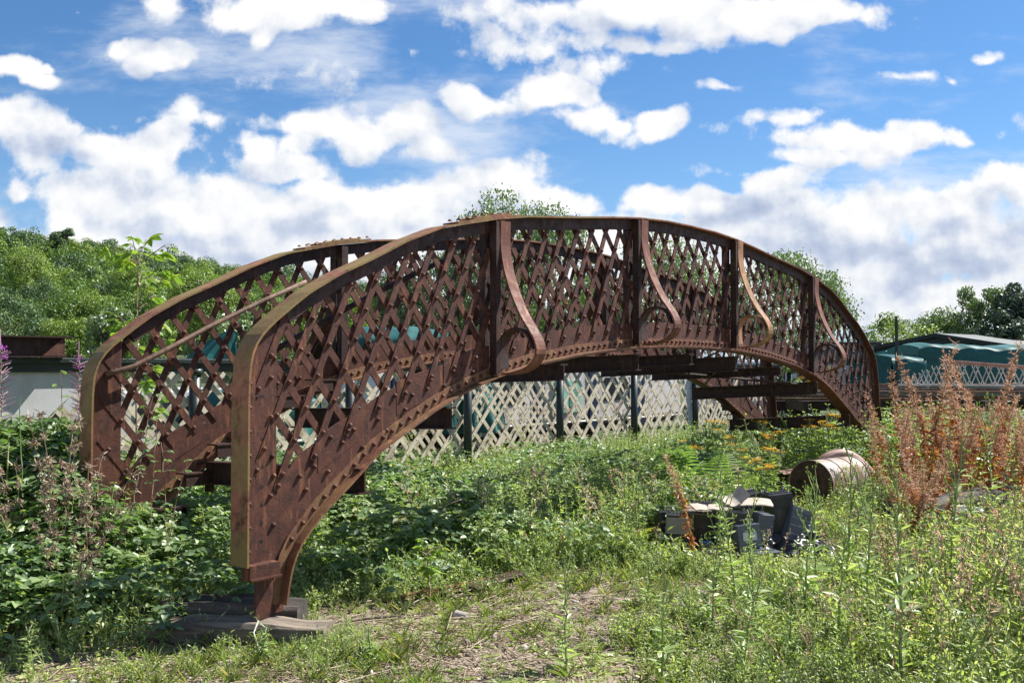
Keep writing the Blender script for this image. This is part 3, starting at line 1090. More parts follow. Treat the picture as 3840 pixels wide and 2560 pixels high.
# ------------------------------------------------------------------ things standing behind the parapet
def tarp(name, p, L, Wd, H, rz, label, seed, drop=1.0, mat='teal', sag=.12, group=None):
    """a tarpaulin thrown over a load: crowned top, hanging pleated sides"""
    r_ = np.random.default_rng(seed)
    nu, nv = 150, 46
    u = np.linspace(0, 1, nu)
    # cross-section from one hem over the top to the other
    v = np.linspace(-1, 1, nv)
    V = np.zeros((nu, nv, 3))
    ph = r_.uniform(0, 6, 6)
    edge = Wd / 2
    for j, vv in enumerate(v):
        a = abs(vv)
        top = a < .45
        if top:
            y = vv / .45 * edge
            z = H + sag * (1 - (vv / .45) ** 2)
        else:
            k = (a - .45) / .55
            y = math.copysign(edge + .04 * k, vv)
            z = H - k * drop
        x = u * L
        k = max(0.0, (a - .45) / .55)
        fold = np.sin(x * 7.3 + ph[0]) * .5 + np.sin(x * 15.7 + ph[1] + 2 * k) * .40 + np.sin(x * 2.1 + ph[2]) * .6 + .3 * np.abs(np.sin(x * 10.3 + ph[3]))
        yy = y + np.sign(vv) * fold * .19 * k
        zz = z + (.03 * np.sin(x * 1.9 + ph[3]) + .025 * np.sin(x * 5.7 + ph[5]) + .012 * np.sin(x * 13 + ph[4])) * (1 - k) - (0.10 * np.sin(x * 1.4 + ph[4])) * k
        V[:, j] = np.stack([x, yy, zz], 1)
    # close the ends: pull the last columns down
    i = np.arange(nu - 1)[:, None] * nv + np.arange(nv - 1)[None]
    F = np.stack([i, i + 1, i + nv + 1, i + nv], -1).reshape(-1, 4)
    VV = V.reshape(-1, 3)
    ends = []
    FF = [F]
    base = len(VV)
    for e in (0, nu - 1):
        k = 12
        x0 = -.03 if e == 0 else .03
        yv = np.linspace(-edge, edge, 26)
        zt = H + sag * (1 - (yv / edge) ** 2)
        g = []
        for q in range(k + 1):
            t = q / k
            g.append(np.stack([V[e, 0, 0] + x0 * 3 * t + np.sin(yv * 9 + ph[1]) * .07 * t, yv, zt - t * drop * (1 + .1 * np.sin(yv * 3))], 1))
        g = np.stack(g)
        ii = np.arange(k)[:, None] * 26 + np.arange(25)[None] + base
        FF.append(np.stack([ii, ii + 1, ii + 27, ii + 26], -1).reshape(-1, 4))
        ends.append(g.reshape(-1, 3))
        base += len(ends[-1])
    o = mesh_np(name, np.concatenate([VV] + ends), np.concatenate(FF), M[mat], smooth=True)
    o.location = p
    o.rotation_euler = (0, 0, rz)
    tag(o, label, 'tarpaulin', group)
    return o


def wagon(name, p, L, Wd, H, rz, label, body, under='black'):
    """flat-sided railway vehicle: body, dark windows or pillars, underframe, wheels"""
    o = empty(name, p, rz)
    tag(o, label, 'railway wagon')
    m = MB()
    m.box((L / 2, 0, .62 + (H - .62) / 2), (L, Wd, H - .62))
    m.build('body', M[body], o, bevel=.03)
    m = MB()
    m.box((L / 2, 0, .53), (L - .1, Wd - .3, .17))
    m.box((L / 2, -Wd / 2 + .06, .565), (L, .06, .10))
    m.build('underframe', M[under], o)
    for k in (.16, .36, .64, .84):
        m = MB()
        for y in (-Wd / 2 + .25, Wd / 2 - .25):
            m.tube([(L * k, y - .05, .30), (L * k, y + .05, .30)], .30, 22)
        m.tube([(L * k, -Wd / 2 + .2, .3), (L * k, Wd / 2 - .2, .3)], .05, 8)
        m.build('wheelset', M['rust_dark'], o)
    return o


rzS = math.atan2(S2.y, S2.x)
# white-panelled wagon with blue pillars, seen through the lattice
pw = fpt(2.0, 2.9)
w1 = wagon('panelled_wagon', pw, 9.5, 2.2, 1.62, rzS, 'white panelled wagon with dark blue pillars seen through the cream lattice', 'pale_panel')
for k, x in enumerate((.4, 2.35, 4.1, 5.9, 7.7)):
    MB().box((x, -1.125, 1.02), (.30, .05, 1.16)).build('pillar', M['navy'], w1)
for k, x in enumerate((1.4, 3.2, 6.8)):
    m = MB().box((x, -1.11, 1.22), (1.0, .03, .48))
    m.build('window', M['glass'], w1, bevel=.02)
MB().tube([(-2.5, -1.30, .62), (9.5, -1.30, .60)], .022, 8).build('pipe', M['white'], w1)
m = MB().box((5.0, -1.13, 1.10), (.85, .08, .62))
for k in range(9):
    m.box((5.16, -1.18, .92 + k * .045), (.30, .014, .018))
m.build('louvred_door', M['mint'], w1)
tarp('tarpaulin', fpt(2.35, 1.75, 0), 1.5, 1.0, 1.42, rzS, 'small teal tarpaulin draped low just behind the lattice, below the first brace', 3, .75, 'teal', .06)
tarp('tarpaulin', fpt(0.75, 2.2, 0), 1.7, .9, 1.22, rzS + .1, 'teal tarpaulin behind the lattice at the left under the handrail', 5, .6, 'teal', .1)
w2 = wagon('low_wagon', fpt(-2.6, 3.4), 8.6, 2.0, 1.35, rzS, 'low grey-white wagon behind the left end of the lattice', 'grey_white')
for x in (1.6, 3.4, 5.2, 7.0):
    MB().box((x, -1.01, 1.02), (.8, .03, .45)).build('window', M['glass'], w2)
# tarps farther back at the left
p = at(1335, 1380, 26)
tarp('tarpaulin', (p.x, p.y, 0), 2.4, 3.0, 2.35, -.05, 'teal tarpaulin over a tall load in front of the wooded hill, seen through the span', 11, 1.3, 'teal', .35)
p = at(780, 1380, 21)
m = MB()
ck = 28
apex = at(868, 1236, 21)
V = [(apex.x, apex.y, apex.z)]
for ring, (rad, dz) in enumerate(((.10, .05), (.20, .22), (.34, .50), (.55, .95))):
    for q in range(ck):
        an = 2 * math.pi * q / ck
        rr_ = rad * (1 + (.16 if q % 2 else -.12) * (.4 + ring * .2))
        V.append((apex.x - .35 * ring * .5 + rr_ * 1.25 * math.cos(an), apex.y + rr_ * math.sin(an), apex.z - dz - .05 * (q % 3)))
F = [(0, 1 + q, 1 + (q + 1) % ck) for q in range(ck)]
for ring in range(3):
    for q in range(ck):
        a_, b_ = 1 + ring * ck + q, 1 + ring * ck + (q + 1) % ck
        F.append((a_, a_ + ck, b_ + ck, b_))
tag(m.add(V, F).build('tarpaulin', M['teal'], smooth=False), 'pointed teal tarpaulin peak rising behind the dark green rail', 'tarpaulin')
# right-hand side: sheeted wagons in front of the shed
p = at(3385, 1400, 27)
tarp('tarpaulin', (p.x, p.y, 0), 6.5, 2.6, 2.18, -.06, 'largest teal tarpaulin, long and pleated, sheeting a wagon before the dark shed', 21, 1.35, 'teal', .10)
p = at(3255, 1400, 24)
tarp('tarpaulin', (p.x, p.y, 0), .85, 2.2, 1.90, .15, 'narrow pleated teal tarpaulin beside the right end of the span', 22, 1.5, 'teal', .08)
p = at(3385, 1400, 31)
tarp('tarpaulin', (p.x - .6, p.y, 0), 2.6, 2.0, 2.02, .05, 'pale teal tarpaulin corner tucked between the two larger sheets', 23, .8, 'teal_pale', .16)
MB().box((5.6, 0, .95), (11, 2.3, .55)).build('sheeted_wagon', M['red'])
bpy.data.objects['sheeted_wagon'].location = (p.x + 1.0, 27.6, 0)
tag(bpy.data.objects['sheeted_wagon'], 'dull red low wagon side showing under the largest teal tarpaulin', 'railway wagon')
bpy.data.objects['sheeted_wagon'].data.materials[0] = M['rust_dark']
# thin dark standpipe
a_ = at(3363, 1395, 21)
m = MB()
m.tube([(0, 0, -.9), (0, 0, 1.50 - a_.z + 1.12 + .0)], .035, 8)
m.tube([(0, 0, 1.50 - a_.z + 1.12), (0, 0, 1.62 - a_.z + 1.12)], [.035, .02], 8)
m.tube([(0, 0, -.5), (.08, 0, -.75), (.25, 0, -.85), (.4, 0, -.86)], .03, 8)
o = m.build('standpipe', M['black'])
o.location = a_
tag(o, 'thin dark standpipe in front of the narrow teal tarpaulin', 'pipe')

# the shed
SHED = empty('shed', at(3515, 1380, 62), R(40))
SHED.location.z = 0
tag(SHED, 'low dark green corrugated shed with shallow gable behind the tarpaulins', 'shed')
m = MB()
rh, ev, hw, LN = 3.72, 2.35, 8.0, 26
nn = 90
ys = np.linspace(-hw, hw, nn)
zs = rh - (rh - ev) * np.abs(ys) / hw
cor = .03 * (np.arange(nn) % 2)
m.strip(np.stack([-cor, ys, np.zeros(nn)], 1), np.stack([-cor, ys, zs - .05], 1), (.05, 0, 0))
m.box((LN / 2, -hw, ev / 2), (LN, .08, ev))
m.box((LN / 2, hw, ev / 2), (LN, .08, ev))
m.build('wall', M['shed'], SHED)
m = MB()
for sg in (-1, 1):
    m.strip([(-.25, 0, rh + .04), (LN, 0, rh + .04)], [(-.25, sg * (hw + .3), ev - .03), (LN, sg * (hw + .3), ev - .03)], (0, 0, .07))
m.build('roof', M['shed_roof'], SHED)
m = MB()
for sg in (-1, 1):
    m.strip([(-.30, 0, rh - .14), (-.30, sg * (hw + .3), ev - .21)], [(-.30, 0, rh + .10), (-.30, sg * (hw + .3), ev + .03)], (-.04, 0, 0))
m.build('barge_board', M['black'], SHED)

# stack of old rails on trestles, running across the right
RS = []
for k, (v, Y, dx) in enumerate(((1444, 16.9, 0), (1444, 17.4, -.4), (1457, 16.8, .3), (1470, 17.0, .1), (1470, 16.6, -.2), (1484, 16.9, .2), (1497, 17.1, 0))):
    a_ = at(2880 + dx * 200, v, Y)
    b_ = at(4050, v - 2 + k % 3 * 3, Y - .3)
    o = empty('rail', a_)
    dd = b_ - a_
    m = MB()
    zax = Vector((0, 0, 1))
    A = [Vector((0, 0, 0)), dd]
    for wd, ht, dz in ((.066, .018, .014), (.016, .03, 0), (.11, .010, -.016)):
        m.strip([(p_.x, p_.y - wd / 2, p_.z + dz - ht / 2) for p_ in A], [(p_.x, p_.y + wd / 2, p_.z + dz - ht / 2) for p_ in A], (0, 0, ht))
    o2 = m.build('rusty_rail', M['rail'])
    o2.location = a_
    bpy.data.objects.remove(o)
    tag(o2, 'rusty rail lying in the stack on trestles at the right', 'rail', 'rails stacked on trestles behind the span')
TR = []
for k, u in enumerate((2990, 3330, 3640, 3900)):
    p = at(u, 1500, 16.9)
    m = MB()
    m.box((0, 0, p.z - .08), (.12, 1.1, .16))
    for x in (-1, 1):
        m.strip([(x * .06 - .05, -.4, 0), (x * .06 - .05, -.05, p.z - .15)], [(x * .06 + .05, -.4, 0), (x * .06 + .05, -.05, p.z - .15)], (0, .05, 0))
        m.strip([(x * .06 - .05, .4, 0), (x * .06 - .05, .05, p.z - .15)], [(x * .06 + .05, .4, 0), (x * .06 + .05, .05, p.z - .15)], (0, .05, 0))
    o = m.build('trestle', M['rust_dark'])
    o.location = (p.x, p.y, 0)
    tag(o, ['dark trestle under the rails, seen through the far end of the span', 'dark trestle under the rails just right of the span', 'dark trestle under the rails among the dry willowherb', 'dark trestle under the rails at the far right edge'][k], 'trestle', 'trestles under the rails')
# a large horizontal baulk under the rails
a_, b_ = at(2905, 1520, 17.6), at(4050, 1520, 17.2)
m = MB().box(((b_.x - a_.x) / 2, 0, 0), (b_.x - a_.x, .2, .17))
o = m.build('iron_joist', M['rust_dark'])
o.location = a_
tag(o, 'heavy dark joist on which the stack of rails rests', 'joist')
# faded lattice post lying on the rails
LP_ = empty('lattice_signal_post', at(3370, 1446, 16.3))
tag(LP_, 'faded pink and white lattice post lying across the rails at the right', 'lattice post')
e_ = at(4050, 1450, 14.8) - LP_.location
Lp = e_.length
LP_.rotation_euler = (0, 0, math.atan2(e_.y, e_.x))
hL, hR, dp = .16, .42, .34


def lph(x):
    return max(.14, .40 - max(0, x - .75) * .085) if x > .7 else .12 + x * .40


for y in (0, dp):
    m = MB()
    m.strip([(.7, y - .03, .40), (Lp, y - .03, lph(Lp))], [(.7, y + .03, .40), (Lp, y + .03, lph(Lp))], (0, 0, .022))
    m.strip([(.7, y - .005, .365), (Lp, y - .005, lph(Lp) - .035)], [(.7, y - .005, .40), (Lp, y - .005, lph(Lp))], (0, .01, 0))
    m.build('top_chord', M['pink'], LP_)
    m = MB()
    m.strip([(0, y - .03, 0), (Lp, y - .03, 0)], [(0, y + .03, 0), (Lp, y + .03, 0)], (0, 0, .03))
    m.build('bottom_chord', M['pinkwhite'], LP_)
    m = MB()
    x = .02
    k = 0
    while x < Lp - .3:
        h_ = lph(x + .06) - .02
        dx_ = .14 * h_ / .38
        if k % 2 == 0:
            m.strip([(x, y, .02), (x + dx_, y, h_)], [(x + .016, y, .02), (x + dx_ + .016, y, h_)], (0, .006, 0))
        else:
            m.strip([(x + dx_, y, .02), (x, y, h_)], [(x + dx_ + .016, y, .02), (x + .016, y, h_)], (0, .006, 0))
        x += dx_ * (.99 if k % 2 else .5)
        k += 1
    m.build('lattice_bars', M['pinkwhite'], LP_)

# two old vehicles behind the right end of the span
def truck():
    p = at(3040, 1400, 25)
    o = empty('old_lorry', (p.x, p.y, 0), R(-8))
    tag(o, 'old grey lorry cab with an amber disc, behind the span', 'lorry')
    m = MB()
    m.box((.85, .9, 1.35), (1.75, 1.8, .75))
    m.box((.85, 1.0, 1.95), (1.6, 1.5, .55), taper=.92)
    m.build('cab', M['grey_white'], o, bevel=.05)
    m = MB().box((.85, .95, 2.27), (1.75, 1.75, .08))
    m.build('roof', M['black'], o, bevel=.02)
    for x in (.45, 1.25):
        MB().box((x, .235, 1.95), (.66, .02, .36)).build('windscreen', M['glass'], o)
    m = MB()
    for k in range(7):
        m.box((.5 + k * .12, -.012, 1.25), (.03, .02, .42))
    m.build('grille', M['black'], o)
    for x in (.15, 1.55):
        m = MB()
        m.tube([(x, -.07, 1.2), (x, .02, 1.2)], .12, 16)
        m.build('headlight', M['white'], o)
    m = MB()
    m.tube([(.42, -.04, 1.56), (.42, .0, 1.56)], .16, 20)
    m.build('amber_disc', M['lamp_yellow'], o)
    MB().box((.1, -.02, 1.62), (.3, .03, .22)).build('red_panel', M['red'], o)
    MB().box((.85, -.06, .82), (1.9, .08, .2)).build('bumper', M['black'], o, bevel=.02)
    for x in (.15, 1.55):
        m = MB()
        m.tube([(x - .12, .7, .42), (x + .12, .7, .42)], .42, 22)
        m.build('wheel', M['black'], o)
    # mirrors
    m = MB()
    m.box((1.88, .1, 1.85), (.14, .05, .3))
    m.tube([(1.7, .1, 1.95), (1.88, .1, 1.95)], .012, 6)
    m.build('mirror', M['black'], o)
    # hazard board beside the cab
    q = at(2985, 1430, 24)
    h = empty('hazard_board', (q.x, q.y, 0), R(-5))
    tag(h, 'yellow and black striped hazard board left of the lorry', 'hazard board')
    m = MB().box((.2, 0, 1.28), (.30, .03, .52))
    m.build('board', M['yellow'], h)
    m = MB()
    for k in range(3):
        z = 1.06 + k * .19
        m.strip([(.055, -.019, z), (.345, -.019, z + .16)], [(.055, -.019, z + .075), (.345, -.019, min(1.535, z + .235))], (0, .003, 0))
    m.build('stripe', M['black'], h)
    m = MB().tube([(.2, .02, 0), (.2, .02, 1.1)], .03, 8)
    m.build('stake', M['black'], h)
    # low white vehicle to the left of it
    q = at(2600, 1400, 27)
    o = empty('white_van', (q.x, q.y, 0), R(-3))
    tag(o, 'white flat-roofed van with dark windows behind the far girder', 'van')
    m = MB()
    m.box((1.6, .9, 1.05), (3.2, 1.8, 1.1))
    m.box((1.6, .95, 1.72), (3.1, 1.65, .30), taper=.95)
    m.build('body', M['white'], o, bevel=.06)
    for x in (.5, 1.35, 2.2, 2.95):
        MB().box((x, -.012, 1.42), (.5 if x < 2.5 else .35, .03, .28)).build('window', M['glass'], o, bevel=.02)
    for x in (.6, 2.6):
        m = MB()
        m.tube([(x, -.05, .34), (x, .2, .34)], .34, 20)
        m.build('wheel', M['black'], o)


truck()

# ------------------------------------------------------------------ foliage
def unit(a):
    return a / np.maximum(np.linalg.norm(a, axis=-1, keepdims=True), 1e-9)


def rvec(r_, n):
    return unit(r_.normal(size=(n, 3)))


class Leaves:
    """leaf blades (base, direction, normal, length, width) and thin stems, baked to arrays"""
    def __init__(s):
        s.p, s.d, s.n, s.l, s.w = [], [], [], [], []
        s.sa, s.sb, s.sr = [], [], []

    def add(s, P, D, N, L, Wd):
        n = len(P)
        s.p.append(np.asarray(P, float))
        s.d.append(unit(np.asarray(D, float)))
        s.n.append(np.asarray(N, float))
        s.l.append(np.broadcast_to(np.asarray(L, float), (n,)))
        s.w.append(np.broadcast_to(np.asarray(Wd, float), (n,)))
        return s

    def stem(s, A, B, r):
        A = np.asarray(A, float).reshape(-1, 3)
        s.sa.append(A)
        s.sb.append(np.asarray(B, float).reshape(-1, 3))
        s.sr.append(np.broadcast_to(np.asarray(r, float), (len(A),)))
        return s

    def arrays(s):
        c = lambda q, d: np.concatenate(q) if q else np.zeros(d)
        return (c(s.p, (0, 3)), c(s.d, (0, 3)), c(s.n, (0, 3)), c(s.l, 0), c(s.w, 0), c(s.sa, (0, 3)), c(s.sb, (0, 3)), c(s.sr, 0))

    def put(s, tpl, T, Rm, sc):
        """copies of the template at positions T with rotations Rm and scales sc"""
        p, d, n, l, w, sa, sb, sr = tpl
        K = len(T)
        f = lambda a: (np.einsum('kij,nj->kni', Rm, a) * sc[:, None, None] + T[:, None]).reshape(-1, 3)
        g = lambda a: np.einsum('kij,nj->kni', Rm, a).reshape(-1, 3)
        if len(p):
            s.p.append(f(p))
            s.d.append(g(d))
            s.n.append(g(n))
            s.l.append((l[None] * sc[:, None]).ravel())
            s.w.append((w[None] * sc[:, None]).ravel())
        if len(sa):
            s.sa.append(f(sa))
            s.sb.append(f(sb))
            s.sr.append((sr[None] * sc[:, None]).ravel())

    def leaf_geo(s, simple=False, cup=.12, droop=.18):
        p, d, n, l, w = s.arrays()[:5]
        if not len(p):
            return None
        sd_ = unit(np.cross(d, n))
        n = unit(np.cross(sd_, d))
        l, w = l[:, None], w[:, None]
        tip = p + d * l - n * l * droop
        if simple:
            m = p + d * l * .45
            V = np.stack([p, m + sd_ * w * .5 + n * w * cup, tip, m - sd_ * w * .5 + n * w * cup], 1)
            F = np.arange(len(p) * 4).reshape(-1, 4)
            return V.reshape(-1, 3), F
        a = p + d * l * .3 - n * l * droop * .15
        b = p + d * l * .66 - n * l * droop * .5
        V = np.stack([p, a + sd_ * w * .5 + n * w * cup, b + sd_ * w * .4 + n * w * cup, tip, b - sd_ * w * .4 + n * w * cup, a - sd_ * w * .5 + n * w * cup], 1)
        i = np.arange(len(p))[:, None] * 6
        F = np.concatenate([i + np.array([[0, 1, 2, 3]]), i + np.array([[0, 3, 4, 5]])], 1).reshape(-1, 4)
        return V.reshape(-1, 3), F

    def stem_geo(s):
        a, b, r = s.arrays()[5:]
        if not len(a):
            return None
        d = unit(b - a)
        x = unit(np.cross(d, np.array([0.31, 0.52, 0.11])))
        y = np.cross(d, x)
        ring = []
        for P, k in ((a, 1.0), (b, .85)):
            for q in range(3):
                an = 2 * math.pi * q / 3
                ring.append(P + (x * math.cos(an) + y * math.sin(an)) * (r * k)[:, None])
        V = np.stack(ring, 1).reshape(-1, 3)
        i = np.arange(len(a))[:, None] * 6
        F = np.concatenate([i + np.array([[0, 1, 4, 3]]), i + np.array([[1, 2, 5, 4]]), i + np.array([[2, 0, 3, 5]])], 1).reshape(-1, 4)
        return V, F


def rotz(a, lean=None):
    """rotation matrices about z, with an optional small lean (K,2)"""
    c, s_ = np.cos(a), np.sin(a)
    z, o = np.zeros_like(a), np.ones_like(a)
    m = np.stack([np.stack([c, -s_, z], 1), np.stack([s_, c, z], 1), np.stack([z, z, o], 1)], 1)
    if lean is not None:
        L = np.zeros((len(a), 3, 3))
        L[:] = np.eye(3)
        L[:, 0, 2] = lean[:, 0]
        L[:, 1, 2] = lean[:, 1]
        m = L @ m
    return m


LEAF = {}
LEAF['bramble'] = leaf('bramble_leaf', [(0, (.06, .12, .042)), (.35, (.12, .215, .07)), (.7, (.22, .33, .115)), (.93, (.36, .45, .17)), (1, (.40, .28, .09))], .46, .06, .5, patch=(.3, .8))
LEAF['nettle'] = leaf('nettle_leaf', [(0, (.12, .19, .05)), (.4, (.23, .32, .085)), (.75, (.36, .44, .14)), (1, (.58, .58, .24))], .54, .05, .5, patch=(.35, .7))
LEAF['weed'] = leaf('weed_leaf', [(0, (.19, .26, .075)), (.4, (.33, .41, .13)), (.75, (.47, .53, .21)), (.92, (.60, .61, .32)), (1, (.60, .47, .28))], .52, .05, .5, patch=(.4, .55))
LEAF['grass'] = leaf('grass_blade', [(0, (.13, .20, .035)), (.5, (.23, .31, .07)), (.8, (.34, .36, .12)), (1, (.48, .42, .22))], .4, .06, .45)
LEAF['straw'] = leaf('dry_straw', [(0, (.16, .11, .07)), (.5, (.34, .26, .17)), (1, (.55, .46, .33))], .15, .05, .5, (1, 1, 1))
LEAF['stalk'] = leaf('green_stalk', [(0, (.16, .24, .07)), (.6, (.26, .35, .12)), (1, (.38, .43, .20))], .2, .06, .45)
LEAF['thistle'] = leaf('thistle_leaf', [(0, (.20, .30, .09)), (.5, (.34, .45, .15)), (1, (.52, .58, .28))], .5, .06, .45)
LEAF['orange'] = leaf('withered_leaf', [(0, (.22, .06, .018)), (.4, (.44, .15, .035)), (.75, (.58, .27, .06)), (1, (.60, .42, .09))], .35, .05, .5, (1.2, .9, .5))
LEAF['plume'] = leaf('seed_plume', [(0, (.42, .21, .12)), (.5, (.66, .40, .25)), (1, (.85, .66, .48))], .35, .03, .5, (1, 1, 1))
LEAF['dead'] = leaf('dead_brown_leaf', [(0, (.16, .10, .065)), (.5, (.32, .23, .16)), (1, (.52, .43, .32))], .25, .04, .5, (1, .9, .7))
LEAF['yellow'] = leaf('yellow_floret', [(0, (.52, .28, .012)), (1, (.85, .58, .03))], .35, .03, .5, (1.1, .9, .4))
LEAF['purple'] = leaf('purple_petal', [(0, (.34, .06, .36)), (1, (.55, .18, .55))], .35, .03, .5, (1.1, .8, 1.1))
LEAF['fern'] = leaf('fern_leaf', [(0, (.12, .22, .05)), (1, (.26, .40, .11))], .45, .07, .4)
LEAF['gold'] = leaf('golden_fern_leaf', [(0, (.30, .36, .05)), (1, (.46, .46, .07))], .45, .05, .4, (1.1, 1.1, .5))
LEAF['maple'] = leaf('maple_leaf', [(0, (.13, .24, .035)), (.6, (.22, .34, .05)), (1, (.36, .42, .07))], .5, .07, .38)
LEAF['hill_a'] = leaf('broadleaf_canopy', [(0, (.05, .10, .022)), (.45, (.10, .185, .038)), (.8, (.17, .26, .055)), (1, (.25, .33, .075))], .30, .03, .5, (1.0, 1.15, .5))
LEAF['hill_b'] = leaf('light_broadleaf_canopy', [(0, (.11, .18, .035)), (.5, (.20, .29, .055)), (1, (.31, .38, .09))], .34, .03, .5, (1.0, 1.15, .5))
LEAF['hill_c'] = leaf('bluish_canopy', [(0, (.05, .10, .045)), (.5, (.095, .165, .068)), (1, (.16, .23, .10))], .28, .03, .5, (1.0, 1.1, .6))
LEAF['birch'] = leaf('birch_leaf', [(0, (.08, .14, .04)), (.5, (.145, .22, .065)), (1, (.24, .30, .12))], .42, .08, .45, (1.0, 1.15, .5))
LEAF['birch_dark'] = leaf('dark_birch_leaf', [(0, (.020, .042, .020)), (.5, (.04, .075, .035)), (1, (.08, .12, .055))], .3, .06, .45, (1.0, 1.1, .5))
LEAF['bush'] = leaf('yellow_green_leaf', [(0, (.09, .15, .024)), (.5, (.16, .24, .04)), (1, (.24, .31, .06))], .4, .05, .45)


# ---- trees
def crown_leaves(r_, n, radii, clumps, size, droop=0.0, shell=.55, base_cut=-.75):
    """leaf sprays gathered in clumps through an uneven ellipsoid; returns Leaves and clump centres"""
    c = rvec(r_, clumps * 3)
    c = c[c[:, 2] > base_cut][:clumps]
    rad = r_.uniform(.45, .95, len(c)) ** .6
    cen = c * rad[:, None] * np.array(radii) * r_.uniform(.82, 1.12, (len(c), 1))
    cr = r_.uniform(.24, .42, len(c)) * min(radii)
    wt = cr ** 2 / (cr ** 2).sum()
    k = r_.choice(len(c), n, p=wt)
    d = rvec(r_, n)
    rr_ = cr[k] * (shell + (1 - shell) * r_.random(n) ** .7) * r_.choice([1, 1, 1, 1.25], n)
    P = cen[k] + d * rr_[:, None] * np.array([1.1, 1.1, .82])
    N = unit(d * .8 + rvec(r_, n) * .7 + np.array([0, 0, .55]))
    D = unit(np.cross(N, rvec(r_, n)) + np.array([0, 0, -droop]))
    s_ = size * r_.uniform(.6, 1.3, n)
    lv = Leaves().add(P, D, N, s_, s_ * .62)
    return lv, cen


def tree(name, label, cat, loc, height, radii, n, size, mat, bark='bark', clumps=22, droop=0, seed=1, trunk=.16, group=None, cz=None, twigs=False):
    r_ = np.random.default_rng(seed)
    o = empty(name, loc)
    tag(o, label, cat, group)
    lv, cen = crown_leaves(r_, n, radii, clumps, size, droop)
    cz = height - radii[2] * .92 if cz is None else cz
    p = lv.p[0]
    p[:, 2] += cz
    cen = cen + [0, 0, cz]
    if droop > .3:
        # hanging sprays: strings of leaves below each clump
        k = n // 26
        src = p[r_.choice(len(p), k)]
        ln = r_.uniform(.3, 1.0, k) * radii[2] * .38
        t = np.repeat(r_.random((k, 18)), 1, 0)
        q = src[:, None, :] + np.stack([r_.normal(0, .10, (k, 18)) * size * 3, r_.normal(0, .10, (k, 18)) * size * 3, -t * ln[:, None]], -1)
        q = q.reshape(-1, 3)
        lv.add(q, rvec(r_, len(q)) * .5 + [0, 0, -1], rvec(r_, len(q)) + [0, 0, .3], size * r_.uniform(.6, 1.1, len(q)), size * .5)
    V, F = lv.leaf_geo(True)
    mesh_np('crown', V, F, LEAF[mat], o)
    m = MB()
    top = Vector((r_.normal(0, .1), r_.normal(0, .1), cz + radii[2] * .55))
    P = [Vector((0, 0, -.2))]
    for t in (.25, .5, .75, 1):
        P.append(Vector((top.x * t + r_.normal(0, .04) * height * .1, top.y * t, top.z * t)))
    m.tube(P, [trunk, trunk * .8, trunk * .62, trunk * .4, trunk * .12], 8)
    for c in cen[:14]:
        t = min(.92, max(.18, (c[2] - radii[2] * .5) / max(top.z, .1)))
        b = Vector((top.x * t, top.y * t, top.z * t))
        e = Vector(c)
        mid = (b + e) / 2 + Vector((0, 0, .08 * (e - b).length))
        m.tube([b, mid, e], [trunk * .32, trunk * .2, trunk * .06], 5)
    m.build('trunk', M[bark], o, smooth=True)
    return o


# the wooded hill: far part in one piece, nearer trees one by one
HV = []
for k in range(7):
    r_ = np.random.default_rng(100 + k)
    rad = [(4.2, 4.2, 4.6), (4.8, 4.8, 4.2), (3.6, 3.6, 5.2), (4.4, 4.4, 4.0), (5.2, 5.0, 4.6), (3.4, 3.4, 4.4), (4.0, 4.0, 5.6)][k]
    lv, _ = crown_leaves(r_, 1900, rad, 18 + k, .58, .1)
    HV.append(lv.leaf_geo(True, .2, .1)[0])


def wood(name, pts, mat, seed):
    r_ = np.random.default_rng(seed)
    out = []
    for (x, y, z, sc) in pts:
        v = HV[r_.integers(7)]
        a = r_.uniform(0, 6.28)
        c, s_ = math.cos(a), math.sin(a)
        Rm = np.array([[c, -s_, 0], [s_, c, 0], [0, 0, 1]])
        out.append((v @ Rm.T) * [sc, sc, sc * r_.uniform(.85, 1.2)] + [x, y, z + 3.6 * sc])
    V = np.concatenate(out)
    return mesh_np(name, V, np.arange(len(V)).reshape(-1, 4), LEAF[mat])


r_ = np.random.default_rng(5)
sets = {'hill_a': [], 'hill_b': [], 'hill_c': []}
y = 196.0
while y < 352:
    x = -.60 * y
    while x < .16 * y:
        xx, yy = x + r_.normal(0, 1.6), y + r_.normal(0, 2.2)
        z = float(hill_z(xx, yy))
        if z > .3:
            m_ = r_.choice(['hill_a', 'hill_a', 'hill_b', 'hill_c'])
            sets[m_].append((xx, yy, z - 1.0, r_.uniform(.62, 1.15)))
        x += 6.6
    y += 7.4
for k, (m_, pts) in enumerate(sets.items()):
    o = wood('hillside_wood', pts, m_, 40 + k)
    tag(o, kind='stuff')
protos = []
for k, (mat, nm) in enumerate((('hill_a', 'dark green'), ('hill_b', 'light yellow-green'), ('hill_c', 'bluish green'), ('hill_a', 'mid green'), ('hill_b', 'pale green'))):
    t_ = tree('broadleaf_tree', '%s rounded broadleaf tree low on the wooded hillside' % nm, 'tree', (0, 0, 0), 10.5 + k * .7, [(4.4, 4.4, 4.9), (4.0, 4.0, 4.6), (4.6, 4.6, 5.2), (3.6, 3.6, 5.2), (4.4, 4.2, 4.0)][k], 9500, .30, mat, clumps=30, droop=.1, seed=60 + k, trunk=.3, group='trees on the lower hillside')
    protos.append(t_)
first = set()
lowpts = []
y = 118.0
while y < 194:
    x = -.565 * y
    while x < .02 * y:
        lowpts.append((x + r_.normal(0, 1.4), y + r_.normal(0, 1.8)))
        x += 7.6 + r_.uniform(-1, 1.5)
    y += 11.5
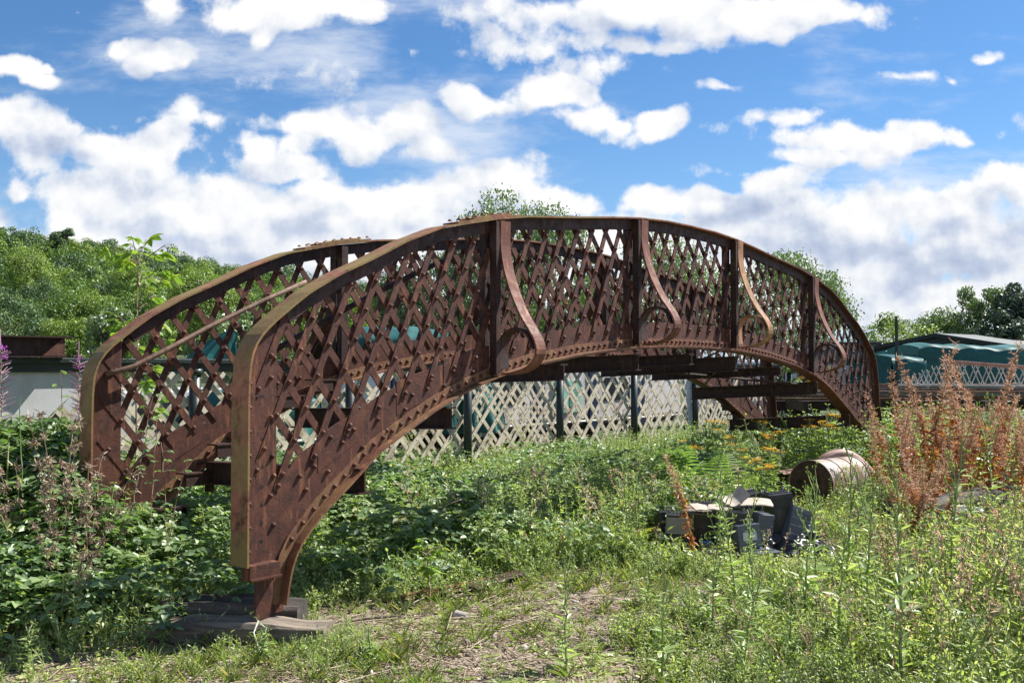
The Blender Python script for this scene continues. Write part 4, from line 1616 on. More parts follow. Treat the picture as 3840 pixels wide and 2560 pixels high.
for (x, y) in lowpts:
    k = int(r_.integers(5))
    o = protos[k] if k not in first else copy_tree(protos[k])
    first.add(k)
    o.location = (x, y, float(hill_z(x, y)) - .5)
    o.rotation_euler = (0, 0, r_.uniform(0, 6.28))
    q = r_.uniform(.62, 1.02)
    o.scale = (q, q, q * r_.uniform(.9, 1.15))
# emergent tree on the skyline
x, y = -.451 * 330, 330
tree('broadleaf_tree', 'single taller tree breaking the skyline of the hill', 'tree', (x, y, float(hill_z(x, y)) - 3.5), 15, (5.6, 5.6, 4.4), 3400, .6, 'hill_c', clumps=9, seed=71, trunk=.4)
x, y = -.513 * 330, 330
tree('broadleaf_tree', 'dark tree on the hill skyline at the left edge', 'tree', (x, y, float(hill_z(x, y)) - 4), 14, (5.5, 5.0, 4.2), 2600, .6, 'hill_a', clumps=14, seed=72, trunk=.4)


def top_tree(u, vtop, Y, *a, **k):
    p = at(u, vtop, Y)
    return p.x, p.y, p.z


def stand(name, label, u, vtop, Y, wpx, hpx, n, size, mat, **k):
    """a tree whose top and crown width the photograph shows"""
    p = at(u, vtop, Y)
    rx = wpx / FPX * Y / 2
    rz = hpx / FPX * Y / 2
    return tree(name, label, 'tree' if rz > .9 else 'bush', (p.x, p.y, 0), p.z, (rx, rx, rz), n, size, mat, cz=p.z - rz * .95, **k)


stand('birch_tree', 'birch crown showing above the left stiffener of the near girder', 1790, 735, 42, 350, 660, 11000, .13, 'birch', bark='bark_pale', clumps=34, droop=.8, seed=1, trunk=.14)
stand('birch_tree', 'birch behind the crown of the arch, its twigs just topping the rail', 2060, 760, 44, 340, 620, 10000, .13, 'birch', bark='bark_pale', clumps=32, droop=.8, seed=2, trunk=.14)
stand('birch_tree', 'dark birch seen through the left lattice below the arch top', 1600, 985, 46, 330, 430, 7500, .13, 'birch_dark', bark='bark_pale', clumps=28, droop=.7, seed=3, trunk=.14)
stand('birch_tree', 'broad birch seen through the lattice between the middle braces', 2480, 885, 45, 500, 580, 13000, .13, 'birch', bark='bark_pale', clumps=40, droop=.8, seed=4, trunk=.14)
stand('birch_tree', 'birch rising above the sloping right part of the top rail', 2930, 905, 44, 420, 540, 12500, .13, 'birch', bark='bark_pale', clumps=36, droop=.8, seed=6, trunk=.14)
stand('birch_tree', 'low birch filling the gap behind the middle of the span', 2260, 1010, 48, 420, 420, 8000, .14, 'birch', bark='bark_pale', clumps=32, droop=.6, seed=8, trunk=.14)
stand('birch_tree', 'slender birch behind the right end bay of the span', 3090, 1080, 52, 260, 380, 5000, .13, 'birch', bark='bark_pale', clumps=24, droop=.6, seed=9, trunk=.12)
stand('broadleaf_tree', 'yellow-green tree beside the right end of the span, left of the shed', 3350, 1205, 70, 330, 250, 6500, .22, 'bush', clumps=28, droop=.2, seed=10, trunk=.14)
stand('broadleaf_tree', 'light green tree directly behind the gable of the shed', 3510, 1165, 72, 260, 240, 6500, .22, 'birch', clumps=26, droop=.3, seed=12, trunk=.14)
stand('birch_tree', 'wispy leaning birch behind the shed roof, taller than its left neighbour', 3680, 1065, 70, 180, 330, 4200, .22, 'birch', clumps=20, droop=.6, seed=13, trunk=.12)
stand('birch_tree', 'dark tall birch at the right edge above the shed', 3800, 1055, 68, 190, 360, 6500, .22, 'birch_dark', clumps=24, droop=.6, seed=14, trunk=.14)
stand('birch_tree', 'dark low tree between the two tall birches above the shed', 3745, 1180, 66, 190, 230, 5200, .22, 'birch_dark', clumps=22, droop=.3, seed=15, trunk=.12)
stand('willow_bush', 'grey-green willow bush above the rail just left of the span', 400, 1150, 34, 200, 300, 6000, .12, 'birch', clumps=26, droop=.6, seed=16, trunk=.08)
stand('willow_bush', 'bright green bush rising behind the I-beam offcut', 310, 1205, 38, 220, 260, 5000, .14, 'hill_b', clumps=24, droop=.3, seed=17, trunk=.08)
stand('willow_bush', 'rounded light bush behind the far girder handrail', 900, 1170, 42, 330, 230, 6000, .15, 'birch', clumps=26, droop=.4, seed=18, trunk=.08)
stand('willow_bush', 'green bush behind the teal tarpaulin in the lattice', 1290, 1140, 52, 420, 260, 6000, .18, 'hill_b', clumps=26, droop=.3, seed=19, trunk=.08)
stand('willow_bush', 'small green bush between the van and the hazard board', 2935, 1360, 23, 120, 170, 2500, .07, 'birch', clumps=16, droop=.2, seed=20, trunk=.03)

# ------------------------------------------------------------------ the overgrown ground
CTRL = [(60, 7.3, 1.15), (200, 7.1, 1.02), (320, 6.7, .75), (440, 7.2, .6), (60, 6.1, .5), (300, 6.1, .32), (560, 6.7, .36), (100, 5.4, .08), (600, 5.6, .05), (-300, 7.5, 1.2), (-200, 6, .5),
        (720, 7.4, .5), (800, 8.4, .62), (620, 8.2, .6), (500, 9.2, .65), (200, 8.6, 1.05), (60, 8.4, 1.1), (900, 11, .6),
        (1150, 7.0, .16), (1250, 8.3, .55), (1200, 7.4, .32), (1400, 9.5, .65), (1500, 8, .45), (1650, 7.5, .2), (1700, 9, .52), (1900, 8.5, .42), (1700, 12, .32), (2050, 13, .42), (2000, 10.5, .45), (2300, 8.6, .40), (2300, 10, .56),
        (2400, 13, .52), (2600, 12, .60), (2600, 10.2, .52), (2450, 8.9, .35), (2900, 14.5, .88), (3150, 14.5, .95), (2900, 12.3, .30), (3250, 12.4, .28), (3000, 10.4, .14), (3050, 9.4, .12), (2800, 8.0, .14), (2600, 8.0, .16), (3200, 9.4, .22), (2700, 15.5, .6), (2400, 16.5, .5),
        (1300, 6.5, .05), (1600, 6.3, .04), (1900, 6.5, .06), (2000, 5.5, .05), (1500, 5.3, .04), (2200, 7.2, .10), (2300, 6, .10), (1950, 7.2, .09), (2700, 7.2, .09), (2700, 6.2, .13), (3100, 8, .16), (3100, 6.5, .20), (2500, 5.3, .08), (3000, 5.3, .14), (2450, 7.4, .06), (2250, 6.5, .06), (900, 5.4, .05), (1150, 6.0, .06), (3400, 5.3, .22),
        (3500, 7.5, .32), (3500, 6, .36), (3800, 6, .42), (3650, 6.6, .42), (3500, 5.6, .30), (3700, 8.3, .34), (3450, 9.0, .28), (3600, 9.0, .22), (3700, 9.6, .25), (3950, 9, .5), (3400, 10.4, .45), (3800, 10.6, .75), (3500, 12, .85), (3700, 13, .95), (3300, 13.5, .75), (4100, 12, .9), (3500, 16, .95), (3900, 16, 1.0),
        (1300, 14, .4), (1600, 16.5, .35), (900, 14, .6), (2000, 18, .35), (3000, 18, .6), (1500, 22, .5), (3000, 22, .5)]
CX = np.array([((u - 1920) / FPX * Y, Y, h) for u, Y, h in CTRL])


def veg_h(x, y):
    d2 = (x[:, None] - CX[None, :, 0]) ** 2 + (y[:, None] - CX[None, :, 1]) ** 2
    w = 1 / (d2 + .04) ** 2
    return (w * CX[None, :, 2]).sum(1) / w.sum(1)


def lump(x, y, s, seed):
    r_ = np.random.default_rng(seed)
    o = np.zeros_like(x)
    for k in range(6):
        a, f, p = r_.uniform(0, 6.28), s * r_.uniform(.6, 2.2), r_.uniform(0, 6.28)
        o += np.sin((x * math.cos(a) + y * math.sin(a)) * f + p)
    return o / 6


BLOCK = []      # (x, y, r): places kept clear for objects


def scatter(r_, n, y0=4.95, y1=18.5, wf=9.0, spread=.56):
    y = np.linspace(y0, y1, 400)
    pdf = y * np.minimum(1, (wf / y) ** 1.3)
    cdf = np.cumsum(pdf)
    cdf /= cdf[-1]
    yy = np.interp(r_.random(n), cdf, y)
    xx = (r_.random(n) * 2 - 1) * spread * yy
    return xx, yy


def clear(x, y):
    k = np.ones(len(x), bool)
    for bx, by, br in BLOCK:
        k &= (x - bx) ** 2 + (y - by) ** 2 > br * br
    return k


def side(x, y):
    """(along, across) the bridge"""
    px, py = x - C0.x, y - C0.y
    return px * S2.x + py * S2.y, px * N2.x + py * N2.y


def tpl_nettle(r_, pairs=13, h=1.0, L=.105, drop=.5):
    lv = Leaves()
    z = np.linspace(.12, .97, pairs) * h
    bend = r_.normal(0, .09, 2)
    ax = np.stack([bend[0] * z ** 2, bend[1] * z ** 2, z], 1)
    lv.stem(np.concatenate([[[0, 0, 0]], ax[:-1]]), ax, .006)
    for k in range(pairs):
        a = k * 1.57 + r_.normal(0, .25)
        f = (1 - .55 * (k / pairs) ** 2) * r_.uniform(.8, 1.15)
        for q in (0, math.pi):
            d = np.array([math.cos(a + q), math.sin(a + q), r_.uniform(-drop, .35) + (.5 if k > pairs - 3 else 0)])
            n = np.array([-.3 * d[0], -.3 * d[1], 1.0]) + r_.normal(0, .25, 3)
            lv.add(ax[k][None] + d[None] * .012, d[None], n[None], L * f, L * f * .52)
    return lv.arrays()


def tpl_weed(r_, n=26, h=1.0, L=.2):
    """branching small-leaved weed about h tall and as wide"""
    lv = Leaves()
    for b in range(5):
        a = r_.uniform(0, 6.28)
        out = r_.uniform(.05, .55)
        e = np.array([math.cos(a) * out, math.sin(a) * out, h * r_.uniform(.55, 1.0)])
        t = np.linspace(.1, 1, max(4, n // 5))
        P = e[None] * t[:, None] ** np.array([[1.4, 1.4, .9]])
        lv.stem(np.concatenate([[[0, 0, 0]], P[:-1]]), P, .012)
        k = len(P)
        D = rvec(r_, k) + [0, 0, .25]
        lv.add(P, D, rvec(r_, k) * .6 + [0, 0, .9], L * r_.uniform(.6, 1.2, k), L * .42 * r_.uniform(.7, 1.2, k))
    return lv.arrays()


def tpl_grass(r_, n=12):
    lv = Leaves()
    a = r_.uniform(0, 6.28, n)
    t = r_.uniform(.1, .75, n)
    D = np.stack([np.cos(a) * t, np.sin(a) * t, np.ones(n)], 1)
    N = np.stack([np.cos(a), np.sin(a), -t], 1) * -1
    lv.add(r_.normal(0, .05, (n, 3)) * [1, 1, 0], D, N, r_.uniform(.5, 1.1, n), .036)
    return lv.arrays()


def tpl_rosette(r_, n=9):
    lv = Leaves()
    a = np.arange(n) * 2.4 + r_.uniform(0, 6)
    D = np.stack([np.cos(a), np.sin(a), r_.uniform(.1, .55, n)], 1)
    lv.add(np.zeros((n, 3)) + [0, 0, .01], D, np.array([0, 0, 1.0]) - D * .2 + r_.normal(0, .15, (n, 3)), r_.uniform(.6, 1.1, n), .3)
    return lv.arrays()


def tpl_bramble(r_):
    """one cane tip: trifoliate leaves on a short arching shoot"""
    lv = Leaves()
    a0 = r_.uniform(0, 6.28)
    for q in range(4):
        t = q / 4
        p = np.array([math.cos(a0) * t * .22, math.sin(a0) * t * .22, .02 - .10 * t * t])
        a = a0 + r_.uniform(-1.2, 1.2) + (1.2 if q % 2 else -1.2)
        st = np.array([math.cos(a), math.sin(a), .25])
        c = p + st * .05
        lv.stem(p[None], c[None], .0016)
        tilt = r_.normal(0, .28, 3)
        for b, f in ((0, 1.0), (1.15, .82), (-1.15, .82)):
            d = np.array([math.cos(a + b), math.sin(a + b), r_.uniform(-.35, .15)])
            lv.add((c + d * .004)[None], d[None], (np.array([0, 0, 1.0]) + tilt)[None], .068 * f * r_.uniform(.75, 1.2), .046 * f)
        lv.stem(p[None], (p + np.array([math.cos(a0) * .055, math.sin(a0) * .055, -.02]))[None], .0022)
    return lv.arrays()


def bake(name, lv, m_leaf, m_stem='stalk', label=None, cat=None, kind='stuff', simple=False, cup=.12, droop=.18, parent=None):
    g = lv.leaf_geo(simple, cup, droop)
    st = lv.stem_geo()
    V, F = g if g is not None else (np.zeros((0, 3)), np.zeros((0, 4), int))
    nl = len(F)
    if st is not None:
        F = np.concatenate([F, st[1] + len(V)])
        V = np.concatenate([V, st[0]])
    o = mesh_np(name, V, F, LEAF[m_leaf], parent)
    if st is not None:
        o.data.materials.append(LEAF[m_stem])
        mi = np.zeros(len(F), np.int32)
        mi[nl:] = 1
        o.data.polygons.foreach_set('material_index', mi)
    tag(o, label, cat, kind=kind)
    return o


# places of the loose objects, kept free of weeds
def gpt(u, v):
    d = ray(u, v)
    t = EYE / -d.z
    return Vector((d.x * t, d.y * t, 0))


SL0 = Vector((-1.16, 6.03, 0))          # right-hand end of the sleeper
for x in np.linspace(-2.25, -1.2, 8):
    BLOCK.append((x, 6.08 + (-1.16 - x) * .10, .085))
for u in range(2500, 3060, 60):
    BLOCK.append(((u - 1920) / FPX * 8.7, 8.75, .34))
    BLOCK.append(((u - 1920) / FPX * 8.3, 8.3, .12))
for t in np.linspace(0, 1, 6):
    BLOCK.append((3.55 + 1.1 * t, 11.75 + .35 * t, .36))
BLOCK.append((3.25, 12.5, .3))
for u in range(3440, 3720, 60):
    BLOCK.append(((u - 1920) / FPX * 9.55, 9.6, .27))

r_ = np.random.default_rng(11)
# --- brambles: left heap and the carpet between the girders
x, y = scatter(r_, 52000, 5.3, 15, 8.5)
s_, q_ = side(x, y)
h = veg_h(x, y)
den = np.clip((h - .16) / .25, 0, 1)
den *= np.where(x / y < -.17, 1.0, np.where(q_ > -.75, np.where(x / y < -.1, .5, .26), .05) * np.where(x / y > .22, .25, 1.0))
den *= np.clip(.65 + lump(x, y, 2.6, 3) * 1.3, .12, 1)
k = (r_.random(len(x)) < den) & clear(x, y)
x, y, h = x[k], y[k], h[k]
n = len(x)
z = h * (1 + .22 * lump(x, y, 5.0, 4)) * (1 - .62 * r_.random(n) ** 2.2) + ground_z(x, y)
lv = Leaves()
tp = [tpl_bramble(r_) for _ in range(14)]
w_ = r_.integers(14, size=n)
for j in range(14):
    g = w_ == j
    lv.put(tp[j], np.stack([x, y, z], 1)[g], rotz(r_.uniform(0, 6.28, g.sum()), r_.normal(0, .35, (g.sum(), 2))), r_.uniform(.65, 1.15, g.sum()))
bake('bramble_thicket', lv, 'bramble')

# --- nettles, willowherb shoots and mint: taller leafy stems
x, y = scatter(r_, 26000, 6.3, 18.5, 10)
s_, q_ = side(x, y)
h = veg_h(x, y)
den = np.clip((h - .2) / .25, 0, 1) * np.where(x / y < -.20, .18, 1.0) * np.where(q_ > -.9, .80, np.where(x / y > .2, .4, .15))
den *= np.clip(.7 + lump(x, y, 1.7, 8) * 1.5, .12, 1)
k = (r_.random(len(x)) < den) & clear(x, y)
x, y, h = x[k], y[k], h[k]
n = len(x)
lv = Leaves()
tp = [tpl_nettle(r_, int(r_.integers(10, 15)), 1.0, r_.uniform(.07, .115), r_.uniform(.2, .8)) for _ in range(14)]
w_ = r_.integers(14, size=n)
hh = h * r_.uniform(.62, 1.22, n)
for j in range(14):
    g = w_ == j
    lv.put(tp[j], np.stack([x, y, ground_z(x, y)], 1)[g], rotz(r_.uniform(0, 6.28, g.sum()), r_.normal(0, .16, (g.sum(), 2))), hh[g])
bake('nettle_bed', lv, 'nettle')

# --- pale small-leaved weeds, everywhere but thinning out on the dry patch
x, y = scatter(r_, 30000, 4.95, 15, 7.0)
h = veg_h(x, y)
pat = lump(x, y, 2.4, 21) + .45 * lump(x, y, 7, 22)
bare = np.clip((.17 - h) / .12, 0, 1)
den = np.where(x / y < -.22, .5, 1.0) * np.clip(.72 + pat * 1.5 - bare * np.clip(.95 - pat * 1.2, 0, 1), 0.16, 1)
den *= np.where(h > .5, .35, 1)
k = (r_.random(len(x)) < den) & clear(x, y)
x, y, h = x[k], y[k], h[k]
n = len(x)
lv = Leaves()
tp = [tpl_weed(r_, int(r_.integers(26, 44)), 1.0, r_.uniform(.10, .22)) for _ in range(16)]
w_ = r_.integers(16, size=n)
hh = np.clip(h * r_.uniform(.5, 1.15, n), .05, .5) * np.where(bare[k] > .3, r_.uniform(.7, 1.7, n), 1)
hh = np.minimum(hh * (1 + .5 * np.clip(pat[k], -.8, .9)), r_.uniform(.12, .40, n))
for j in range(16):
    g = w_ == j
    lv.put(tp[j], np.stack([x, y, ground_z(x, y)], 1)[g], rotz(r_.uniform(0, 6.28, g.sum()), r_.normal(0, .15, (g.sum(), 2))), hh[g])
bake('weed_cover', lv, 'weed')

# --- thin upright herb stems, green and dry, standing out of the cover
x, y = scatter(r_, 9000, 5.0, 15, 7.5)
s_, q_ = side(x, y)
h = veg_h(x, y)
den = np.where(x / y > .12, .62, .28) * np.where(x / y < -.2, .25, 1) * np.clip((11.6 - y) / 2.5, .10, 1) * np.where((x / y > .14) & (x / y < .34) & (y > 7.2) & (y < 9), .35, 1) * np.clip(.5 + lump(x, y, 2.2, 61) * 1.6, .05, 1) * np.clip((h - .07) / .1, 0, 1)
k = (r_.random(len(x)) < den) & clear(x, y)
x, y, h = x[k], y[k], h[k]


def tpl_stem(r_, leafy):
    lv = Leaves()
    n = 9
    t = np.linspace(0, 1, n)
    b = r_.normal(0, .10, 2)
    P = np.stack([b[0] * t * t, b[1] * t * t, t], 1)
    lv.stem(P[:-1], P[1:], .008)
    for i in range(1, n):
        for q in range(leafy):
            d = rvec(r_, 1)[0] + [0, 0, .5]
            lv.add(P[i][None], d[None], rvec(r_, 1) * .5 + [[0, 0, .8]], r_.uniform(.05, .13), .028)
    for q in range(10):
        i = r_.integers(6, n)
        e = P[i] + np.array([r_.normal(0, .07), r_.normal(0, .07), r_.uniform(.03, .16)])
        lv.stem(P[i][None], e[None], .004)
        lv.add(e[None].repeat(3, 0), rvec(r_, 3) + [0, 0, .3], rvec(r_, 3), .035, .018)
    return lv.arrays()


for nm, mt, ms, sel in (('herb_stems', 'weed', 'stalk', 0), ('dry_stems', 'plume', 'straw', 1)):
    lv = Leaves()
    w_ = r_.integers(9, size=len(x))
    tp = [tpl_stem(r_, 3 if sel == 0 else 1) for _ in range(9)]
    own = (r_.random(len(x)) < np.where(x / y > .2, .42, .2)) == bool(sel)
    for j in range(9):
        g = (w_ == j) & own
        lv.put(tp[j], np.stack([x, y, ground_z(x, y)], 1)[g], rotz(r_.uniform(0, 6.28, g.sum()), r_.normal(0, .2, (g.sum(), 2))), np.minimum(h * r_.uniform(.9, 1.6, len(h)) + .06, .62)[g])
    bake(nm, lv, mt, ms)

# --- grass
x, y = scatter(r_, 5200, 4.95, 12, 6.5)
h = veg_h(x, y)
den = np.clip(.5 + lump(x, y, 3.1, 31) * 1.6, .06, 1) * np.where(h > .4, .15, 1)
k = (r_.random(len(x)) < den) & clear(x, y)
x, y, h = x[k], y[k], h[k]
n = len(x)
lv = Leaves()
tp = [tpl_grass(r_, int(r_.integers(8, 16))) for _ in range(10)]
w_ = r_.integers(10, size=n)
for j in range(10):
    g = w_ == j
    lv.put(tp[j], np.stack([x, y, ground_z(x, y)], 1)[g], rotz(r_.uniform(0, 6.28, g.sum()), r_.normal(0, .2, (g.sum(), 2))), r_.uniform(.04, .14, n)[g])
bake('grass', lv, 'grass', droop=.45)

# --- rosettes low on the dry patch
x, y = scatter(r_, 5200, 4.95, 9, 6)
h = veg_h(x, y)
k = (r_.random(len(x)) < np.clip(.45 + lump(x, y, 2.9, 41) * 1.5, .05, 1)) & clear(x, y) & (h < .35)
x, y = x[k], y[k]
n = len(x)
lv = Leaves()
tp = [tpl_rosette(r_, int(r_.integers(6, 12))) for _ in range(8)]
w_ = r_.integers(8, size=n)
for j in range(8):
    g = w_ == j
    lv.put(tp[j], np.stack([x, y, ground_z(x, y)], 1)[g], rotz(r_.uniform(0, 6.28, g.sum())), r_.uniform(.025, .085, n)[g])
bake('rosette_weeds', lv, 'weed')

# --- straw, dead stalks and fallen leaves lying about
x, y = scatter(r_, 26000, 4.95, 10.5, 6)
h = veg_h(x, y)
k = (h < .42) & (r_.random(len(x)) < np.clip(.75 + lump(x, y, 2, 51), .1, 1)) & clear(x, y)
x, y = x[k], y[k]
n = len(x)
a = r_.uniform(0, 6.28, n)
Ls = np.where(r_.random(n) < .07, r_.uniform(.15, .5, n), r_.uniform(.02, .10, n))
z = ground_z(x, y) + .006
A = np.stack([x, y, z + r_.uniform(0, .02, n)], 1)
B = A + np.stack([np.cos(a) * Ls, np.sin(a) * Ls, r_.normal(.004, .06, n) * Ls], 1)
lv = Leaves().stem(A, B, np.where(Ls > .15, .0042, .0027))
m_ = 8000
j = r_.integers(n, size=m_)
lv.add(np.stack([x[j] + r_.normal(0, .03, m_), y[j] + r_.normal(0, .03, m_), z[j] + .004], 1), rvec(r_, m_) * [1, 1, .25], rvec(r_, m_) * .5 + [0, 0, 1], r_.uniform(.012, .045, m_), r_.uniform(.008, .022, m_))
bake('dry_litter', lv, 'straw', 'straw')

# --- small stones and clods pressed into the dry patch
x, y = scatter(r_, 4200, 4.95, 9, 6)
h = veg_h(x, y)
k = (h < .22) & clear(x, y) & (lump(x, y, 2.3, 71) > -.12)
x, y = x[k], y[k]
n = len(x)
ico = np.array([[0, 0, 1], [.89, 0, .45], [.28, .85, .45], [-.72, .53, .45], [-.72, -.53, .45], [.28, -.85, .45], [.72, .53, -.45], [-.28, .85, -.45], [-.89, 0, -.45], [-.28, -.85, -.45], [.72, -.53, -.45], [0, 0, -1]])
tri = np.array([[0, 1, 2], [0, 2, 3], [0, 3, 4], [0, 4, 5], [0, 5, 1], [1, 6, 2], [2, 7, 3], [3, 8, 4], [4, 9, 5], [5, 10, 1], [2, 6, 7], [3, 7, 8], [4, 8, 9], [5, 9, 10], [1, 10, 6]])
rad = r_.lognormal(-4.75, .55, n)
V = ico[None] * rad[:, None, None] * (1 + r_.normal(0, .2, (n, 12, 3))) * [1.2, 1.0, .6]
V = np.einsum('kij,knj->kni', rotz(r_.uniform(0, 6.28, n)), V) + np.stack([x, y, ground_z(x, y) + rad * .25], 1)[:, None]
mst, t, out = material('small_stone')
p = t.new('ShaderNodeBsdfPrincipled')
t.put(p.inputs['Base Color'], t.ramp(t.new('ShaderNodeNewGeometry').outputs['Random Per Island'], [(0, (.09, .075, .06)), (.6, (.23, .19, .15)), (1, (.48, .43, .37))]))
p.inputs['Roughness'].default_value = .9
t.l.new(p.outputs[0], out.inputs[0])
tag(mesh_np('small_stones', V.reshape(-1, 3), (np.arange(n)[:, None, None] * 12 + tri[None]).reshape(-1, 3), mst), kind='stuff')

# ------------------------------------------------------------------ loose objects on the ground
def box_rot(rx=0, ry=0, rz=0):
    from mathutils import Euler
    return Euler((rx, ry, rz)).to_matrix()


def rough_beam(name, P0, P1, w, h, m, seed, label, cat, hollow=False, group=None):
    """old timber: many cross-sections with worn, split edges"""
    r_ = np.random.default_rng(seed)
    P0, P1 = Vector(P0), Vector(P1)
    d = P1 - P0
    L = d.length
    n = max(8, int(L / .05))
    k = 14
    V = np.zeros((n, k, 3))
    ang = np.linspace(0, 2 * math.pi, k, endpoint=False)
    prof = np.stack([np.clip(1.35 * np.cos(ang), -1, 1) * w / 2, np.clip(1.35 * np.sin(ang), -1, 1) * h / 2], 1)
    crack = r_.normal(0, .012, k)
    for i in range(n):
        t = i / (n - 1)
        q = prof * (1 + r_.normal(0, .022, (k, 1))) + crack[:, None] * prof / w
        dip = -.025 * max(0, math.sin(t * 7 + seed)) if hollow else 0
        V[i] = np.stack([np.full(k, t * L + (r_.normal(0, .015) if i in (0, n - 1) else 0)), q[:, 0], q[:, 1] + np.where(np.sin(ang) > .5, dip, 0)], 1)
    F = []
    for i in range(n - 1):
        for j in range(k):
            F.append((i * k + j, i * k + (j + 1) % k, (i + 1) * k + (j + 1) % k, (i + 1) * k + j))
    F += [tuple(range(k))[::-1], tuple((n - 1) * k + j for j in range(k))]
    m_ = MB().add(V.reshape(-1, 3), F).build(name, m)
    m_.location = P0
    m_.rotation_euler = d.to_track_quat('X', 'Z').to_euler()
    return tag(m_, label, cat, group)


rough_beam('railway_sleeper', (-1.10, 6.02, .062), (-2.25, 6.12, .055), .22, .15, M['wood'], 1, 'old grey timber sleeper carrying the foot of the near girder', 'sleeper', True)
rough_beam('railway_sleeper', (-1.35, 6.34, .09), (-2.5, 6.42, .085), .24, .2, M['wood_dark'], 2, 'dark split sleeper lying behind the first one, half in the brambles', 'sleeper', True)
rough_beam('iron_strip', (-.78, 7.02, .05), (-.02, 7.55, .085), .07, .025, M['rust_edge'], 3, 'rusty iron strip half hidden in the undergrowth under the span', 'iron strip')
rough_beam('iron_strip', (-.30, 7.22, .06), (.05, 7.62, .09), .12, .03, M['rust_dark'], 4, 'broad flat rusty plate end beside the longer iron strip', 'iron strip')
p = gpt(1728, 2325)
m = MB()
m.tube([(0, 0, 0), (.085, 0, 0)], [.031, .036], 16)
m.tube([(-.004, 0, 0), (.004, 0, 0)], .034, 16)
o = m.build('tin_can', M['tin'])
o.location = (p.x - .03, p.y, .036)
o.rotation_euler = (0, R(8), R(-28))
tag(o, 'old pinkish tin can lying on the dry patch below the span', 'can')
m = MB()
P = [Vector((-1.50, 5.93, .16)), Vector((-1.515, 5.88, .10)), Vector((-1.47, 5.80, .05)), Vector((-1.42, 5.68, .025)), Vector((-1.36, 5.58, .015))]
m.tube(P, .005, 8)
tag(m.build('cable', M['wire'], smooth=True), 'pale frayed cable trailing off the sleeper by the foot of the near girder', 'cable')
r_ = np.random.default_rng(77)
for k, (u, v, L, a, lab) in enumerate(((300, 2445, .42, .5, 'pale bare stick in the weeds at the lower left'), (900, 2500, .36, .3, 'bleached stick with a forked end near the bottom edge'), (1330, 2405, .26, .75, 'short bleached stick right of the sleeper'), (1480, 2330, .55, .28, 'long thin brown twig lying from the sleeper towards the can'), (60, 2465, .5, .35, 'brown stick at the bottom left corner'))):
    p = gpt(u, v)
    m = MB()
    Q = [Vector((p.x + L * (t - .5) * math.cos(a) + r_.normal(0, .006), p.y + L * (t - .5) * math.sin(a), .022 + .015 * math.sin(t * 5) + r_.normal(0, .003))) for t in np.linspace(0, 1, 7)]
    m.tube(Q, [.010, .010, .009, .009, .008, .007, .004], 6)
    if k == 1:
        m.tube([Q[4], Q[4] + Vector((.06, .07, .02))], [.007, .003], 6)
    tag(m.build('stick', M['ply'] if k in (0, 1, 2) else M['wood'], smooth=True), lab, 'stick')


def battery(u0, v0, Y, w, d, h, rz, mat, label, z=0.0, tilt=(0, 0), terminals=True, lid=True, seed=0, handle=False, lab=False, cap=None):
    """car battery: case with base ledge, lid, caps and terminal posts; (u0, v0) is the foot of its front-left corner"""
    p = at(u0, v0, Y)
    o = empty('car_battery', (p.x, p.y, z))
    o.rotation_euler = (tilt[0], tilt[1], rz)
    tag(o, label, 'battery')
    m = MB()
    m.box((w / 2, d / 2, h * .43), (w, d, h * .86))
    m.box((w / 2, d / 2, .012), (w + .012, d + .012, .024))
    for k in range(3):
        m.box((w / 2, -.002, h * (.30 + .2 * k)), (w * .94, .004, .006))
    m.build('case', M[mat], o, bevel=.006)
    m = MB()
    m.box((w / 2, d / 2, h * .92), (w + .008, d + .008, h * .12))
    m.box((w / 2, d / 2, h * .985), (w * .9, d * .42, h * .03))
    for k in range(6):
        m.tube([(w * (.14 + .144 * k), d / 2, h), (w * (.14 + .144 * k), d / 2, h + .008)], .011, 10)
    m.build('lid', M[mat if mat != 'batt_grey' else 'batt_black'], o, bevel=.004)
    if terminals:
        for x in (.1, .9):
            m = MB()
            m.tube([(w * x, d * .8, h * .97), (w * x, d * .8, h + .028)], [.011, .009], 10)
            m.box((w * x, d * .8, h + .008), (.03, .03, .012))
            m.build('terminal', M['lead'], o)
    if handle:
        m = MB()
        m.tube([(w * .2, d * .2, h), (w * .22, d * .2, h + .035), (w * .78, d * .2, h + .035), (w * .8, d * .2, h)], .006, 6)
        m.build('handle', M['batt_black'], o)
    if lab:
        MB().box((w * .5, -.008, h * .5), (w * .62, .003, h * .36)).build('sticker', M['label'], o)
    if cap:
        MB().box((w * .5, d * .3, h + .01), (w * .7, d * .3, .022)).build('cap_strip', M[cap], o, bevel=.004)
    return o


# heap of scrap batteries (feet given by their pixels in the photograph, sizes in metres)
battery(2508, 2088, 8.62, .20, .20, .22, R(-6), 'batt_black', 'dark weathered battery at the left foot of the heap, under the grey one', 0)
battery(2502, 2000, 8.63, .205, .20, .165, R(-5), 'batt_grey', 'dirty pale grey battery on top at the left end of the heap', .225, (0, R(2)), seed=1)
battery(2478, 1980, 9.0, .20, .17, .20, R(12), 'batt_black', 'black battery behind the grey one at the left, with bent terminals', .16, handle=True)
battery(2604, 2090, 8.78, .19, .30, .46, R(-9), 'batt_black', 'tall dark double-height battery case in the middle under the grey boards', 0, terminals=False)
battery(2628, 2092, 8.42, .115, .12, .17, R(-4), 'batt_grey', 'small pale battery with a blue strip standing in front of the heap', 0, terminals=False, cap='blue')
battery(2680, 2040, 8.55, .26, .18, .25, R(-12), 'batt_black', 'large black battery in the centre of the heap, upper layer', .185, (R(-3), R(3)), handle=True)
battery(2690, 2088, 8.5, .25, .18, .18, R(-10), 'batt_black', 'black battery at ground level beneath the large central one', 0, terminals=False)
